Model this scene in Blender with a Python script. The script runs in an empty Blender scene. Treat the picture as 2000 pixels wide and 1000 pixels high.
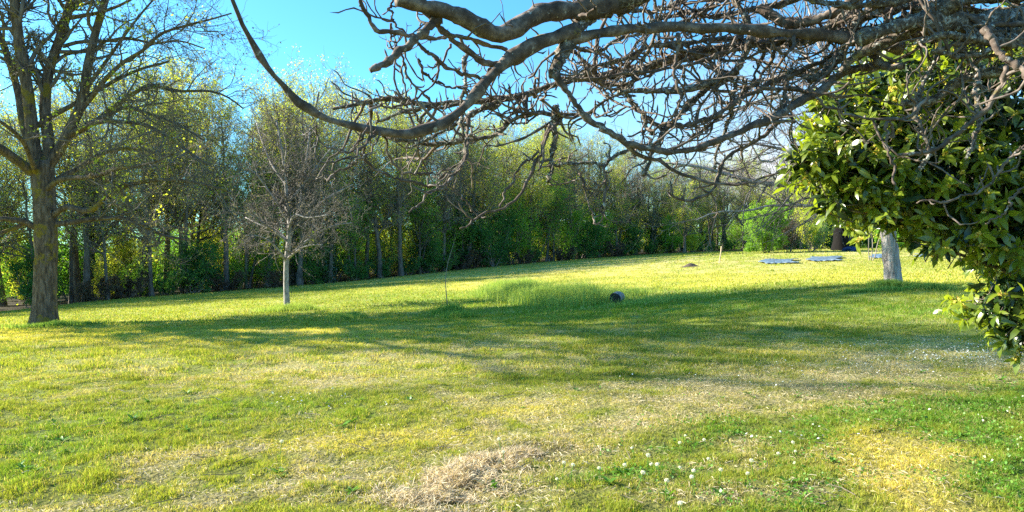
import bpy, math
import numpy as np
from mathutils import Vector
R_ = math.radians
sc = bpy.context.scene
col = sc.collection
# ------------------------------------------------------------------ camera, sky, sun, exposure
F = 1444.0; HZ = 480.0; CZ = 1.6
cam = bpy.data.objects.new("camera", bpy.data.cameras.new("camera")); col.objects.link(cam)
cam.location = (0, 0, CZ); cam.rotation_euler = (R_(90), 0, 0)
cam.data.sensor_width = 36; cam.data.lens = F*36/2000; cam.data.shift_y = -0.01
cam.data.clip_start = 0.05; cam.data.clip_end = 3000
sc.camera = cam
SUN_AZ, SUN_EL = -77.0, 25.5          # degrees from the view direction (minus = left), height
w = bpy.data.worlds.new("World"); sc.world = w; w.use_nodes = True
nt = w.node_tree; N = nt.nodes; Lk = nt.links
bg = N["Background"]; bg.inputs[1].default_value = 0.082
sky = N.new("ShaderNodeTexSky"); sky.sky_type = 'NISHITA'; sky.sun_disc = False
sky.sun_elevation = R_(SUN_EL); sky.sun_rotation = R_(SUN_AZ)
sky.altitude = 100; sky.air_density = 1.0; sky.dust_density = 0.6; sky.ozone_density = 1.6
tc = N.new("ShaderNodeTexCoord"); mp = N.new("ShaderNodeMapping"); mp.inputs[3].default_value = (1.0, 1.0, 2.6)
nz = N.new("ShaderNodeTexNoise"); nz.inputs["Scale"].default_value = 2.2; nz.inputs["Detail"].default_value = 6; nz.inputs["Roughness"].default_value = .55
Lk.new(tc.outputs["Generated"], mp.inputs[0]); Lk.new(mp.outputs[0], nz.inputs[0])
cr = N.new("ShaderNodeMapRange"); cr.inputs[1].default_value = .42; cr.inputs[2].default_value = .66
Lk.new(nz.outputs[0], cr.inputs[0])
sx = N.new("ShaderNodeSeparateXYZ"); Lk.new(tc.outputs["Generated"], sx.inputs[0])
e1 = N.new("ShaderNodeMapRange"); e1.inputs[1].default_value = .27; e1.inputs[2].default_value = .06; Lk.new(sx.outputs[2], e1.inputs[0])
e2 = N.new("ShaderNodeMapRange"); e2.inputs[1].default_value = -.1; e2.inputs[2].default_value = .28; Lk.new(sx.outputs[0], e2.inputs[0])
m1 = N.new("ShaderNodeMath"); m1.operation = 'MULTIPLY'; Lk.new(e1.outputs[0], m1.inputs[0]); Lk.new(e2.outputs[0], m1.inputs[1])
ad = N.new("ShaderNodeMath"); ad.operation = 'ADD'; Lk.new(cr.outputs[0], ad.inputs[0]); ad.inputs[1].default_value = .35
m2 = N.new("ShaderNodeMath"); m2.operation = 'MULTIPLY'; m2.use_clamp = True; Lk.new(m1.outputs[0], m2.inputs[0]); Lk.new(ad.outputs[0], m2.inputs[1])
tint = N.new("ShaderNodeMix"); tint.data_type = 'RGBA'; tint.blend_type = 'MULTIPLY'; tint.inputs[0].default_value = 1
tint.inputs[7].default_value = (0.40, .93, 1.20, 1); Lk.new(sky.outputs[0], tint.inputs[6])
mx = N.new("ShaderNodeMix"); mx.data_type = 'RGBA'; Lk.new(m2.outputs[0], mx.inputs[0])
Lk.new(tint.outputs[2], mx.inputs[6]); mx.inputs[7].default_value = (3.9, 4.1, 4.4, 1)
Lk.new(mx.outputs[2], bg.inputs[0])
sd = (math.sin(R_(SUN_AZ))*math.cos(R_(SUN_EL)), math.cos(R_(SUN_AZ))*math.cos(R_(SUN_EL)), math.sin(R_(SUN_EL)))
sun = bpy.data.objects.new("sun", bpy.data.lights.new("sun", 'SUN')); col.objects.link(sun)
sun.data.energy = 5.0; sun.data.angle = R_(0.5); sun.data.color = (1.0, .93, .80)
sun.rotation_euler = Vector(sd).to_track_quat('Z', 'Y').to_euler(); sun.location = (-30, 20, 30)
sc.view_settings.view_transform = 'Standard'; sc.view_settings.look = 'None'
sc.view_settings.gamma = 1; sc.view_settings.exposure = 1.82
sc.cycles.use_denoising = False; sc.cycles.max_bounces = 5; sc.cycles.diffuse_bounces = 4; sc.cycles.transmission_bounces = 3; sc.cycles.glossy_bounces = 2
# ------------------------------------------------------------------ helpers
def tag(o, label=None, cat=None, group=None, kind=None):
    for k, v in (("label", label), ("category", cat), ("group", group), ("kind", kind)):
        if v: o[k] = v
    return o
def empty(name, loc, label=None, cat=None, group=None):
    o = bpy.data.objects.new(name, None); col.objects.link(o); o.location = loc; o.empty_display_size = .2
    return tag(o, label, cat, group)
def mesh(name, V, Fc, mat, parent=None, smooth=False, rnd=None, rgb=None, loc=None):
    """V (n,3); Fc (m,3|4) or list of such arrays. World coordinates unless parent: then minus the parent's location."""
    V = np.asarray(V, np.float32).copy()
    fl = [np.asarray(f, np.int32) for f in (Fc if isinstance(Fc, list) else [Fc])]
    o0 = np.array(loc if loc is not None else (parent.location if parent else (0, 0, 0)), np.float32)
    V -= o0
    me = bpy.data.meshes.new(name)
    me.vertices.add(len(V)); me.vertices.foreach_set("co", V.ravel())
    nl = sum(f.size for f in fl); nf = sum(len(f) for f in fl)
    me.loops.add(nl); me.loops.foreach_set("vertex_index", np.concatenate([f.ravel() for f in fl]))
    st = []; c = 0
    for f in fl:
        st.append(c + np.arange(len(f))*f.shape[1]); c += f.size
    me.polygons.add(nf); me.polygons.foreach_set("loop_start", np.concatenate(st).astype(np.int32))
    me.update(calc_edges=True)
    if smooth: me.polygons.foreach_set("use_smooth", np.ones(nf, bool))
    if rnd is not None:
        a = me.attributes.new("rnd", 'FLOAT', 'FACE'); a.data.foreach_set("value", np.asarray(rnd, np.float32))
    if rgb is not None:
        dom = 'POINT' if len(rgb) == len(V) else 'FACE'
        a = me.attributes.new("tone", 'FLOAT_COLOR', dom)
        a.data.foreach_set("color", np.hstack([rgb, np.ones((len(rgb), 1))]).astype(np.float32).ravel())
    me.materials.append(mat)
    o = bpy.data.objects.new(name, me); col.objects.link(o)
    if parent: o.parent = parent
    elif loc is not None: o.location = loc
    return o
def copy_tree(root, loc, rz, s):
    c = root.copy(); col.objects.link(c); c.location = loc; c.rotation_euler = (0, 0, rz); c.scale = (s[0], s[0], s[1])
    for ch in root.children:
        k = ch.copy(); col.objects.link(k); k.parent = c
    return c
def nrm(v): return v/np.maximum(np.linalg.norm(v, axis=-1, keepdims=True), 1e-9)
# lattice noise
def _h(ix, iy, s):
    v = np.sin(ix*127.1 + iy*311.7 + s*74.7)*43758.5453
    return v - np.floor(v)
def vnoise(x, y, s=0):
    ix = np.floor(x); iy = np.floor(y); fx = x-ix; fy = y-iy
    fx = fx*fx*(3-2*fx); fy = fy*fy*(3-2*fy)
    a = _h(ix, iy, s)*(1-fx) + _h(ix+1, iy, s)*fx
    b = _h(ix, iy+1, s)*(1-fx) + _h(ix+1, iy+1, s)*fx
    return a*(1-fy) + b*fy
def fbm(x, y, sc_, s=0, o=4):
    t = 0; a = .5; n = 0
    for i in range(o):
        t = t + a*vnoise(x/sc_+17.3*i, y/sc_-9.1*i, s+i); n += a; a *= .5; sc_ *= .5
    return t/n
# ------------------------------------------------------------------ terrain
def W(px, py, D): return np.array([(px-1000)/F*D, D, CZ-(py-HZ)/F*D])
ctrl = [(85,635,24),(560,603,29),(875,613,22),(1200,592,22),(1745,555,19),(0,612,46),(170,590,46),(400,572,50),(700,548,56),
        (950,522,68),(1150,505,82),(1330,493,95),(1500,495,50),(1520,512,40),(1645,488,55),(1760,500,42),(1400,491,95),(1700,487,90),
        (2000,486,90),(1950,560,19),(2250,500,35)]
cp = [tuple(W(*c)) for c in ctrl] + [(0,4,0),(-4,7,-.02),(4,6.5,.02),(0,11,0),(0,0,0),(-9,12,-.12),(8,11,.12),(0,-25,.3),(-30,0,-.5),(30,0,.7),
      (-150,60,-5),(0,170,.3),(150,170,2),(150,0,2),(-120,-30,-2),(300,400,2),(-300,400,-5),(0,500,0),(0,-400,1),(-80,60,-4),(-60,95,-3)]
cp = np.array(cp)
def _U(r2): return np.where(r2 > 1e-12, r2*np.log(np.maximum(r2, 1e-12)), 0)
def _tps():
    n = len(cp); d = ((cp[:, None, :2]-cp[None, :, :2])**2).sum(-1)
    A = np.zeros((n+3, n+3)); A[:n, :n] = _U(d) + np.eye(n)*8; A[:n, n] = 1; A[:n, n+1:] = cp[:, :2]; A[n, :n] = 1; A[n+1:, :n] = cp[:, :2].T
    return np.linalg.solve(A, np.r_[cp[:, 2], 0, 0, 0])
TW = _tps()
def zt(x, y):
    x = np.asarray(x, float); y = np.asarray(y, float); xx = np.clip(x, -300, 300); yy = np.clip(y, -300, 450)
    r = TW[-3] + TW[-2]*xx + TW[-1]*yy
    for i in range(len(cp)): r = r + TW[i]*_U((xx-cp[i, 0])**2 + (yy-cp[i, 1])**2)
    return r
def ground_at(px, py):
    D = np.geomspace(2.5, 130, 900); z = CZ-(py-HZ)/F*D; g = zt((px-1000)/F*D, D)
    k = np.argmax(z <= g+1e-4) if (z <= g).any() else len(D)-1
    d = D[k]; x = (px-1000)/F*d
    return np.array([x, d, float(zt(x, d))])
# wood's edge
EP = [W(px, 500, D)[:2] for px, D in [(-900,41),(-400,42),(0,46),(170,46),(400,50),(700,56),(950,68),(1150,82),(1330,95),(1450,99),(1700,100),(2000,98),(2400,95),(2900,80)]]
EP = np.array([(-62, 12), (-60, 30)] + [tuple(e) for e in EP[1:]])
def edge_dist(x, y):
    """signed distance to the wood's edge: plus = inside the wood"""
    best = np.full(np.shape(x), 1e9); sg = np.zeros(np.shape(x))
    for a, b in zip(EP[:-1], EP[1:]):
        d = b-a; L2 = (d**2).sum(); t = np.clip(((x-a[0])*d[0]+(y-a[1])*d[1])/L2, 0, 1)
        qx = x-a[0]-t*d[0]; qy = y-a[1]-t*d[1]; r = np.hypot(qx, qy); s = np.sign(d[0]*qy-d[1]*qx)
        m = r < best; best = np.where(m, r, best); sg = np.where(m, s, sg)
    return best*sg
def on_edge(s, off):
    seg = np.linalg.norm(np.diff(EP, axis=0), axis=1); c = np.r_[0, np.cumsum(seg)]
    i = min(np.searchsorted(c, s, 'right')-1, len(seg)-1); d = (EP[i+1]-EP[i])/seg[i]
    return EP[i] + d*(s-c[i]) + np.array([-d[1], d[0]])*off
EDGE_LEN = np.linalg.norm(np.diff(EP, axis=0), axis=1).sum()
# lawn tones --------------------------------------------------------
LAWN = np.array([.31, .345, .055]); LUSH = np.array([.13, .27, .03]); STRAW = np.array([.58, .48, .22]); YEL = np.array([.74, .62, .12]); DULL = np.array([.25, .29, .05])
SOIL = np.array([.10, .08, .04]); SHADED_LITTER = np.array([.055, .045, .025])
def seg_gauss(px, py, pts, wx, wy):
    g = np.zeros(np.shape(px))
    for (a, b), (c, d) in zip(pts[:-1], pts[1:]):
        dx, dy = (c-a)/wx, (d-b)/wy; L2 = dx*dx+dy*dy+1e-9
        t = np.clip(((px-a)/wx*dx+(py-b)/wy*dy)/L2, 0, 1)
        q = ((px-a)/wx-t*dx)**2 + ((py-b)/wy-t*dy)**2; g = np.maximum(g, np.exp(-q))
    return g
def lawn_masks(x, y):
    yy = np.maximum(y, 1.5); z = zt(x, y); px = 1000+F*x/yy; py = HZ+F*(CZ-z)/yy
    n1 = fbm(x, y, 2.2, 3); n2 = fbm(x, y, .7, 11); n3 = fbm(x, y, .22, 23, 3)
    px = px + (n2-.5)*160; py = py + (n1-.5)*50
    G = lambda pts, wx, wy: seg_gauss(px, py, pts, wx, wy)
    dry = .85*G([(850,1000),(1000,905),(1150,850),(1300,790),(1500,765),(1700,725),(2050,705)], 150, 34)
    dry = np.maximum(dry, .75*G([(1250,830),(1500,800),(1750,770),(1820,765)], 130, 20))
    dry = np.maximum(dry, .9*G([(60,1010),(200,945),(300,905),(450,880)], 60, 22))
    dry = np.maximum(dry, .55*G([(450,960),(800,880),(1100,790)], 180, 35))
    dry = np.maximum(dry, .6*G([(1380,910),(1450,880)], 90, 16)); dry = np.maximum(dry, .7*G([(1400,985),(1560,960)], 110, 20))
    dry = np.maximum(dry, .5*G([(1180,518),(1420,512)], 200, 8)); dry = np.maximum(dry, .55*G([(860,545),(1500,520),(1700,497),(1950,500)], 120, 9))
    dry = np.maximum(dry, .45*G([(300,760),(900,700)], 260, 30))
    yel = 1.0*G([(1730,885),(1775,930),(1830,1010)], 95, 36); yel = np.maximum(yel, .6*G([(980,792),(1060,790)], 60, 10)); yel = np.maximum(yel, .6*G([(640,865),(840,835)], 110, 13))
    yel = np.maximum(yel, .5*G([(-100,655),(300,660),(650,655)], 200, 14)); yel = np.maximum(yel, .45*G([(1280,690),(1700,690)], 200, 12)); yel = np.maximum(yel, .35*G([(900,545),(1400,545),(1900,535)], 300, 18))
    lush = .95*G([(1640,860),(1800,815),(2000,775)], 150, 38); lush = np.maximum(lush, .9*G([(1900,850),(2050,990)], 130, 80))
    lush = np.maximum(lush, .7*G([(1450,1010),(1620,960)], 110, 60)); lush = np.maximum(lush, .85*G([(1280,870),(1420,840)], 110, 22)); lush = np.maximum(lush, .9*G([(1030,935),(1130,930),(1320,920)], 90, 15))
    lush = np.maximum(lush, .6*G([(250,830),(450,800),(600,800)], 150, 25)); lush = np.maximum(lush, .7*G([(0,900),(120,870)], 160, 50)); lush = np.maximum(lush, .8*G([(880,975),(1000,990)], 60, 14))
    lush = np.maximum(lush, .7*G([(1000,585),(1300,600),(1900,600)], 300, 26))
    lush = np.maximum(lush, .5*G([(480,935),(560,910)], 90, 20)); lush = np.maximum(lush, .45*G([(1290,560),(1900,545)], 300, 25))
    lush = lush*(1-yel)*(1-.6*dry)
    dry = np.clip(dry*(.3+1.3*n3) + (n2-.52)*1.1 + (n3-.5)*1.0 + .03, 0, 1)*(1-.75*lush)
    lush = np.clip(lush*(.5+n3) + (n2-.55)*.8*(1-dry) + (n3-.56)*.9, 0, 1)
    return dry, np.clip(yel*(.55+.9*n3), 0, 1), lush, n1, n3
def lawn_rgb(x, y):
    dry, yel, lush, n1, n3 = lawn_masks(x, y)
    c = LAWN + (DULL-LAWN)*np.clip((n1-.42)*3.2, 0, 1)[:, None]
    c = c + (LUSH-c)*lush[:, None]; c = c + (STRAW-c)*(dry*.85)[:, None]; c = c + (YEL-c)*np.clip(yel*1.05, 0, .95)[:, None]
    yy = np.maximum(y, 1.5); sg = seg_gauss(1000+F*x/yy, HZ+F*CZ/yy, [(830, 990), (880, 955), (930, 925), (1000, 895), (1050, 880)], 60, 16)
    soil = np.clip(sg*1.4*(n3*2-.35), 0, .9)*(y > 1.5)*(y < 8); c = c + (SOIL*.8-c)*soil[:, None]
    return c, np.maximum(dry, soil*1.1), yel, lush, n3
# ------------------------------------------------------------------ materials
def newmat(name):
    m = bpy.data.materials.new(name); m.use_nodes = True; m.node_tree.nodes.clear(); return m, m.node_tree.nodes, m.node_tree.links
def leafmat(name, c1, c2, transl=.45, gloss=.0, rough=.4, tone=False):
    m, n, l = newmat(name)
    out = n.new("ShaderNodeOutputMaterial")
    if tone:
        a = n.new("ShaderNodeAttribute"); a.attribute_name = "tone"; src = a.outputs["Color"]
    else:
        a = n.new("ShaderNodeAttribute"); a.attribute_name = "rnd"
        oi = n.new("ShaderNodeObjectInfo"); ma = n.new("ShaderNodeMath"); ma.operation = 'MULTIPLY_ADD'; ma.use_clamp = True
        l.new(oi.outputs["Random"], ma.inputs[0]); ma.inputs[1].default_value = .35; l.new(a.outputs["Fac"], ma.inputs[2])
        mi = n.new("ShaderNodeMix"); mi.data_type = 'RGBA'; l.new(ma.outputs[0], mi.inputs[0])
        mi.inputs[6].default_value = (*c1, 1); mi.inputs[7].default_value = (*c2, 1); src = mi.outputs[2]
    d = n.new("ShaderNodeBsdfDiffuse"); t = n.new("ShaderNodeBsdfTranslucent"); l.new(src, d.inputs[0])
    h = n.new("ShaderNodeMix"); h.data_type = 'RGBA'; h.blend_type = 'MULTIPLY'; h.inputs[0].default_value = 1; h.inputs[7].default_value = (1.25, 1.2, .5, 1)
    l.new(src, h.inputs[6]); l.new(h.outputs[2], t.inputs[0])
    ms = n.new("ShaderNodeMixShader"); ms.inputs[0].default_value = transl; l.new(d.outputs[0], ms.inputs[1]); l.new(t.outputs[0], ms.inputs[2])
    last = ms
    if gloss:
        g = n.new("ShaderNodeBsdfGlossy"); g.inputs["Roughness"].default_value = rough; g.inputs[0].default_value = (1, 1, 1, 1)
        m3 = n.new("ShaderNodeMixShader"); m3.inputs[0].default_value = gloss; l.new(ms.outputs[0], m3.inputs[1]); l.new(g.outputs[0], m3.inputs[2]); last = m3
    l.new(last.outputs[0], out.inputs[0]); return m
def barkmat(name, cols, scale=6, stretch=(1, 1, .3), bump=.6, detail=8, spots=None, dist=.02):
    """cols: ramp colours; spots: (colour, scale, threshold) lichen or moss patches"""
    m, n, l = newmat(name)
    out = n.new("ShaderNodeOutputMaterial"); p = n.new("ShaderNodeBsdfPrincipled"); p.inputs["Roughness"].default_value = .9; p.inputs["Specular IOR Level"].default_value = .2
    tc = n.new("ShaderNodeTexCoord"); mp = n.new("ShaderNodeMapping"); mp.inputs[3].default_value = stretch; l.new(tc.outputs["Object"], mp.inputs[0])
    nz = n.new("ShaderNodeTexNoise"); nz.inputs["Scale"].default_value = scale; nz.inputs["Detail"].default_value = detail; nz.inputs["Roughness"].default_value = .65; l.new(mp.outputs[0], nz.inputs[0])
    r = n.new("ShaderNodeValToRGB"); l.new(nz.outputs[0], r.inputs[0]); e = r.color_ramp.elements
    e[0].position = .33; e[0].color = (*cols[0], 1); e[1].position = .68; e[1].color = (*cols[-1], 1)
    for i, c in enumerate(cols[1:-1]):
        k = e.new(.33+.35*(i+1)/(len(cols)-1)); k.color = (*c, 1)
    src = r.outputs[0]
    for c, s_, th in (spots or []):
        n2 = n.new("ShaderNodeTexNoise"); n2.inputs["Scale"].default_value = s_; n2.inputs["Detail"].default_value = 5; n2.inputs["Roughness"].default_value = .7; l.new(tc.outputs["Object"], n2.inputs[0])
        mr = n.new("ShaderNodeMapRange"); mr.inputs[1].default_value = th; mr.inputs[2].default_value = th+.05; l.new(n2.outputs[0], mr.inputs[0])
        mi = n.new("ShaderNodeMix"); mi.data_type = 'RGBA'; l.new(mr.outputs[0], mi.inputs[0]); l.new(src, mi.inputs[6]); mi.inputs[7].default_value = (*c, 1); src = mi.outputs[2]
    l.new(src, p.inputs["Base Color"])
    b = n.new("ShaderNodeBump"); b.inputs["Strength"].default_value = bump; b.inputs["Distance"].default_value = dist; l.new(nz.outputs[0], b.inputs["Height"]); l.new(b.outputs[0], p.inputs["Normal"])
    l.new(p.outputs[0], out.inputs[0]); return m
def plain(name, c1, c2, scale=8, rough=.7, bump=.3, spec=.3):
    m = barkmat(name, [c1, c2], scale, (1, 1, 1), bump)
    p = [x for x in m.node_tree.nodes if x.type == 'BSDF_PRINCIPLED'][0]; p.inputs["Roughness"].default_value = rough; p.inputs["Specular IOR Level"].default_value = spec
    return m
M = {}
M['bark'] = barkmat('grey forest bark', [(.07,.058,.045),(.16,.135,.105),(.28,.25,.205)], 9, (1,1,.25), .8, spots=[((.10,.12,.05), 1.3, .56)])
M['twig'] = plain('forest twigs', (.15,.12,.095), (.31,.27,.215), 3)
M['oak'] = barkmat('oak bark', [(.045,.032,.022),(.13,.095,.065),(.23,.18,.135)], 14, (1,1,.22), 1.0, spots=[((.20,.15,.025), 1.1, .54), ((.42,.42,.38), 5, .66)], dist=.04)
M['oaktwig'] = plain('oak twigs', (.10,.08,.06), (.22,.18,.14), 3)
M['pale'] = barkmat('pale bark', [(.12,.10,.085),(.30,.275,.25),(.42,.395,.37)], 12, (1,1,.35), .6, spots=[((.10,.09,.07), 3, .64)])
M['graytwig'] = plain('grey brown twigs', (.10,.08,.07), (.22,.185,.165), 3)
M['fissure'] = barkmat('fissured pale bark', [(.13,.10,.085),(.40,.34,.30),(.55,.49,.44)], 16, (1,1,.14), 1.2, dist=.05)
M['limb'] = barkmat('lichened limb bark', [(.05,.035,.026),(.115,.085,.065),(.28,.225,.18)], 11, (1,1,1), .9, spots=[((.38,.37,.31), 16, .62), ((.22,.19,.06), 3.5, .66)], dist=.012)
M['limblichen'] = barkmat('crusted limb bark', [(.04,.028,.02),(.11,.085,.062),(.34,.29,.23)], 26, (1,1,1), 1.0, spots=[((.42,.42,.37), 22, .57), ((.25,.21,.08), 5, .62)], dist=.02)
M['spur'] = plain('spur twig bark', (.05,.036,.027), (.24,.19,.15), 14)
M['cut'] = plain('cut wood', (.45,.33,.2), (.62,.48,.3), 14)
M['dark'] = barkmat('dark bark', [(.003,.0025,.002),(.009,.007,.006)], 12, (1,1,.2), .8)
M['spring'] = leafmat('yellow green spring leaves', (.36,.46,.06), (.62,.66,.10), .55)
M['green'] = leafmat('fresh green leaves', (.11,.28,.04), (.28,.50,.06), .5)
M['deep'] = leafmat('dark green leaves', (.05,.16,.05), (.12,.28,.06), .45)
M['buds'] = leafmat('brown buds and catkins', (.20,.16,.11), (.38,.34,.17), .35)
M['ivy'] = leafmat('ivy leaves', (.012,.04,.012), (.04,.09,.02), .15, .06, .4)
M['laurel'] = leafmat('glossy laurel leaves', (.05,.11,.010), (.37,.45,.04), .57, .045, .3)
M['laurelshade'] = leafmat('shade-darkened inner laurel leaves', (.010,.024,.006), (.025,.055,.012), .2, .05, .35)
M['flower'] = leafmat('laurel blossom', (.62,.48,.08), (.80,.68,.22), .3)
M['grass'] = leafmat('grass blades', 0, 0, .45, tone=True)
M['tallgrass'] = leafmat('tall grass', (.10,.26,.035), (.44,.52,.17), .5)
M['straw'] = leafmat('dry clippings', (.50,.40,.25), (.80,.70,.50), .35)
M['hay'] = leafmat('raked hay', (.38,.29,.18), (.78,.66,.46), .25)
M['white'] = leafmat('white petals', (.75,.75,.70), (.85,.85,.80), .3)
M['clover'] = leafmat('clover leaves', (.07,.20,.015), (.17,.33,.04), .35, .03, .4)
M['brown'] = leafmat('dead bracken', (.06,.042,.025), (.15,.11,.07), .2)
def ground_mat():
    m, n, l = newmat('lawn soil and thatch')
    out = n.new("ShaderNodeOutputMaterial"); p = n.new("ShaderNodeBsdfPrincipled"); p.inputs["Roughness"].default_value = .95; p.inputs["Specular IOR Level"].default_value = .1
    a = n.new("ShaderNodeAttribute"); a.attribute_name = "tone"; tc = n.new("ShaderNodeTexCoord")
    nz = n.new("ShaderNodeTexNoise"); nz.inputs["Scale"].default_value = 3.5; nz.inputs["Detail"].default_value = 10; nz.inputs["Roughness"].default_value = .75; l.new(tc.outputs["Object"], nz.inputs[0])
    mr = n.new("ShaderNodeMapRange"); mr.inputs[1].default_value = .3; mr.inputs[2].default_value = .7; mr.inputs[3].default_value = .62; mr.inputs[4].default_value = 1.3; l.new(nz.outputs[0], mr.inputs[0])
    cb = n.new("ShaderNodeCombineColor")
    for i in range(3): l.new(mr.outputs[0], cb.inputs[i])
    mi = n.new("ShaderNodeMix"); mi.data_type = 'RGBA'; mi.blend_type = 'MULTIPLY'; mi.inputs[0].default_value = 1; l.new(a.outputs["Color"], mi.inputs[6]); l.new(cb.outputs[0], mi.inputs[7])
    l.new(mi.outputs[2], p.inputs["Base Color"])
    n3 = n.new("ShaderNodeTexNoise"); n3.inputs["Scale"].default_value = 26; n3.inputs["Detail"].default_value = 6; l.new(tc.outputs["Object"], n3.inputs[0])
    b = n.new("ShaderNodeBump"); b.inputs["Strength"].default_value = .8; b.inputs["Distance"].default_value = .05; l.new(n3.outputs[0], b.inputs["Height"]); l.new(b.outputs[0], p.inputs["Normal"])
    l.new(p.outputs[0], out.inputs[0]); return m
# ------------------------------------------------------------------ ground sheet
def build_ground():
    r = np.r_[0.3, np.geomspace(1.5, 1200, 560)]
    th = np.r_[np.linspace(-180, -48, 40, endpoint=False), np.linspace(-48, 48, 420, endpoint=False), np.linspace(48, 180, 40, endpoint=False)]
    Rr, T = np.meshgrid(r, np.radians(th), indexing='ij'); x = (Rr*np.sin(T)).ravel(); y = (Rr*np.cos(T)).ravel()
    z = zt(x, y)
    ed = edge_dist(x, y)
    near = np.exp(-np.hypot(x, y)/60)
    z = z + (fbm(x, y, 1.1, 41)-.5)*.10*near + (fbm(x, y, .3, 43, 3)-.5)*.035*near*(np.hypot(x, y) > 1) + np.clip(ed, 0, 3)*.06*(fbm(x, y, 2., 9)-.2)
    c, dry, yel, lush, n3 = lawn_rgb(x, y)
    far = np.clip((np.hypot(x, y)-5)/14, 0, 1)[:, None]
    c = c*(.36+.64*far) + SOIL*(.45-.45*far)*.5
    k = np.clip(ed/1.5+.8, 0, 1)[:, None]; c = c*(1-k) + SHADED_LITTER*k  # leaf litter inside the wood, its colour darkened to include the shade there
    k = np.clip(-y/5-1, 0, 1)[:, None]; c = c*(1-k)+LAWN*.7*k
    nr, ntt = Rr.shape
    i = np.arange(nr-1)[:, None]*ntt; j = np.arange(ntt)[None, :]; j2 = (j+1) % ntt
    Fq = np.stack([i+j, i+j2, i+ntt+j2, i+ntt+j], -1).reshape(-1, 4)[:, ::-1]
    V = np.stack([x, y, z], 1); V = np.vstack([V, [0, 0, float(zt(0, 0))]])
    c = np.vstack([c, LAWN[None]*.7]); cen = np.stack([np.full(ntt, len(V)-1), (np.arange(ntt)+1) % ntt, np.arange(ntt)], 1)
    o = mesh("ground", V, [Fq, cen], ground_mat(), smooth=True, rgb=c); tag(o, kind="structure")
build_ground()
def zb(x, y): return zt(x, y) + (fbm(x, y, 1.1, 41)-.5)*.10*np.exp(-np.hypot(x, y)/60) + (fbm(x, y, .3, 43, 3)-.5)*.035*np.exp(-np.hypot(x, y)/60)
# ------------------------------------------------------------------ tubes, branches, leaves
def tubes(P, Rd, S, rng, knob=0.0, ref=None):
    """P (N,K,3), Rd (N,K) -> verts, quads"""
    n, K, _ = P.shape
    T = np.gradient(P, axis=1); T = nrm(T)
    if ref is None:
        ref = nrm(rng.normal(size=(n, 1, 3))); mt = nrm(T.mean(1, keepdims=True)); ref = nrm(ref-(ref*mt).sum(-1, keepdims=True)*mt)
    U = nrm(np.cross(T, np.broadcast_to(ref, T.shape))); V2 = np.cross(T, U)
    a = np.arange(S)*2*np.pi/S
    rr = Rd[..., None]*np.ones(S)
    if knob: rr = rr*(1+knob*rng.normal(size=rr.shape))
    Q = P[:, :, None, :] + rr[..., None]*(np.cos(a)[:, None]*U[:, :, None, :] + np.sin(a)[:, None]*V2[:, :, None, :])
    b = (np.arange(n)*K*S)[:, None, None]; i = (np.arange(K-1)*S)[None, :, None]; j = np.arange(S)[None, None, :]; j2 = (j+1) % S
    Fq = np.stack([b+i+j, b+i+j2, b+i+S+j2, b+i+S+j], -1).reshape(-1, 4)
    return Q.reshape(-1, 3), Fq
def join(parts):
    Vs, Fs, c = [], [], 0
    for V, Fq in parts:
        Vs.append(V); Fs.append(Fq+c); c += len(V)
    return np.vstack(Vs), np.vstack(Fs)
def grow(rng, P, Rd, n, t0=.2, t1=1., ang=(35, 65), L=1., lv=.35, K=5, wig=.25, up=.15, rr=.6, tip=.3, fall=.5, weights=None, rmin=0, absr=None, zbias=0.):
    N_, K0, _ = P.shape
    seg = np.linalg.norm(np.diff(P, axis=1), axis=-1).sum(1)
    wt = seg if weights is None else seg*weights
    idx = rng.choice(N_, n, p=wt/wt.sum()); t = t0+(t1-t0)*rng.random(n)
    f = t*(K0-1); i0 = np.minimum(f.astype(int), K0-2); fr = (f-i0)[:, None]
    p = P[idx, i0]*(1-fr)+P[idx, i0+1]*fr; tg = nrm(P[idx, i0+1]-P[idx, i0]); pr = Rd[idx, i0]*(1-fr[:, 0])+Rd[idx, i0+1]*fr[:, 0]
    q = rng.normal(size=(n, 3)); q[:, 2] += zbias; q = nrm(q-(q*tg).sum(1, keepdims=True)*tg)
    a = np.radians(ang[0]+(ang[1]-ang[0])*rng.random(n))[:, None]
    d = tg*np.cos(a)+q*np.sin(a)
    ln = L*(1-fall*t)*(1+lv*rng.normal(size=n)).clip(.35, 2)
    out = np.empty((n, K, 3)); out[:, 0] = p
    for k in range(1, K):
        d = nrm(d+rng.normal(size=(n, 3))*wig+np.array([0, 0, up])); out[:, k] = out[:, k-1]+d*(ln/(K-1))[:, None]
    r0 = np.minimum(pr*rr, pr*.95) if absr is None else np.minimum(absr*(.7+.6*rng.random(n)), pr*.9)
    r0 = np.maximum(r0, rmin)
    return out, r0[:, None]*(1-(1-tip)*np.linspace(0, 1, K))[None, :]
def quads(rng, p, L, Wd, flat=0.):
    n = len(p); a = nrm(rng.normal(size=(n, 3))); b = rng.normal(size=(n, 3)); b[:, 2] *= (1-flat); a[:, 2] *= (1-flat); a = nrm(a); b = nrm(b-(b*a).sum(1, keepdims=True)*a)
    L = (L*(.6+.8*rng.random(n)))[:, None]; Wd = L*Wd
    V = np.stack([p-a*L/2, p+b*Wd/2-a*L*.05, p+a*L/2, p-b*Wd/2-a*L*.05], 1).reshape(-1, 3)
    return V, np.arange(4*n).reshape(-1, 4)
def along(rng, P, n, spread):
    i = rng.integers(0, len(P), n); K = P.shape[1]; t = rng.random(n)**.6*(K-1.001); k = t.astype(int); f = (t-k)[:, None]
    return P[i, k]*(1-f)+P[i, k+1]*f + rng.normal(size=(n, 3))*spread
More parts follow.
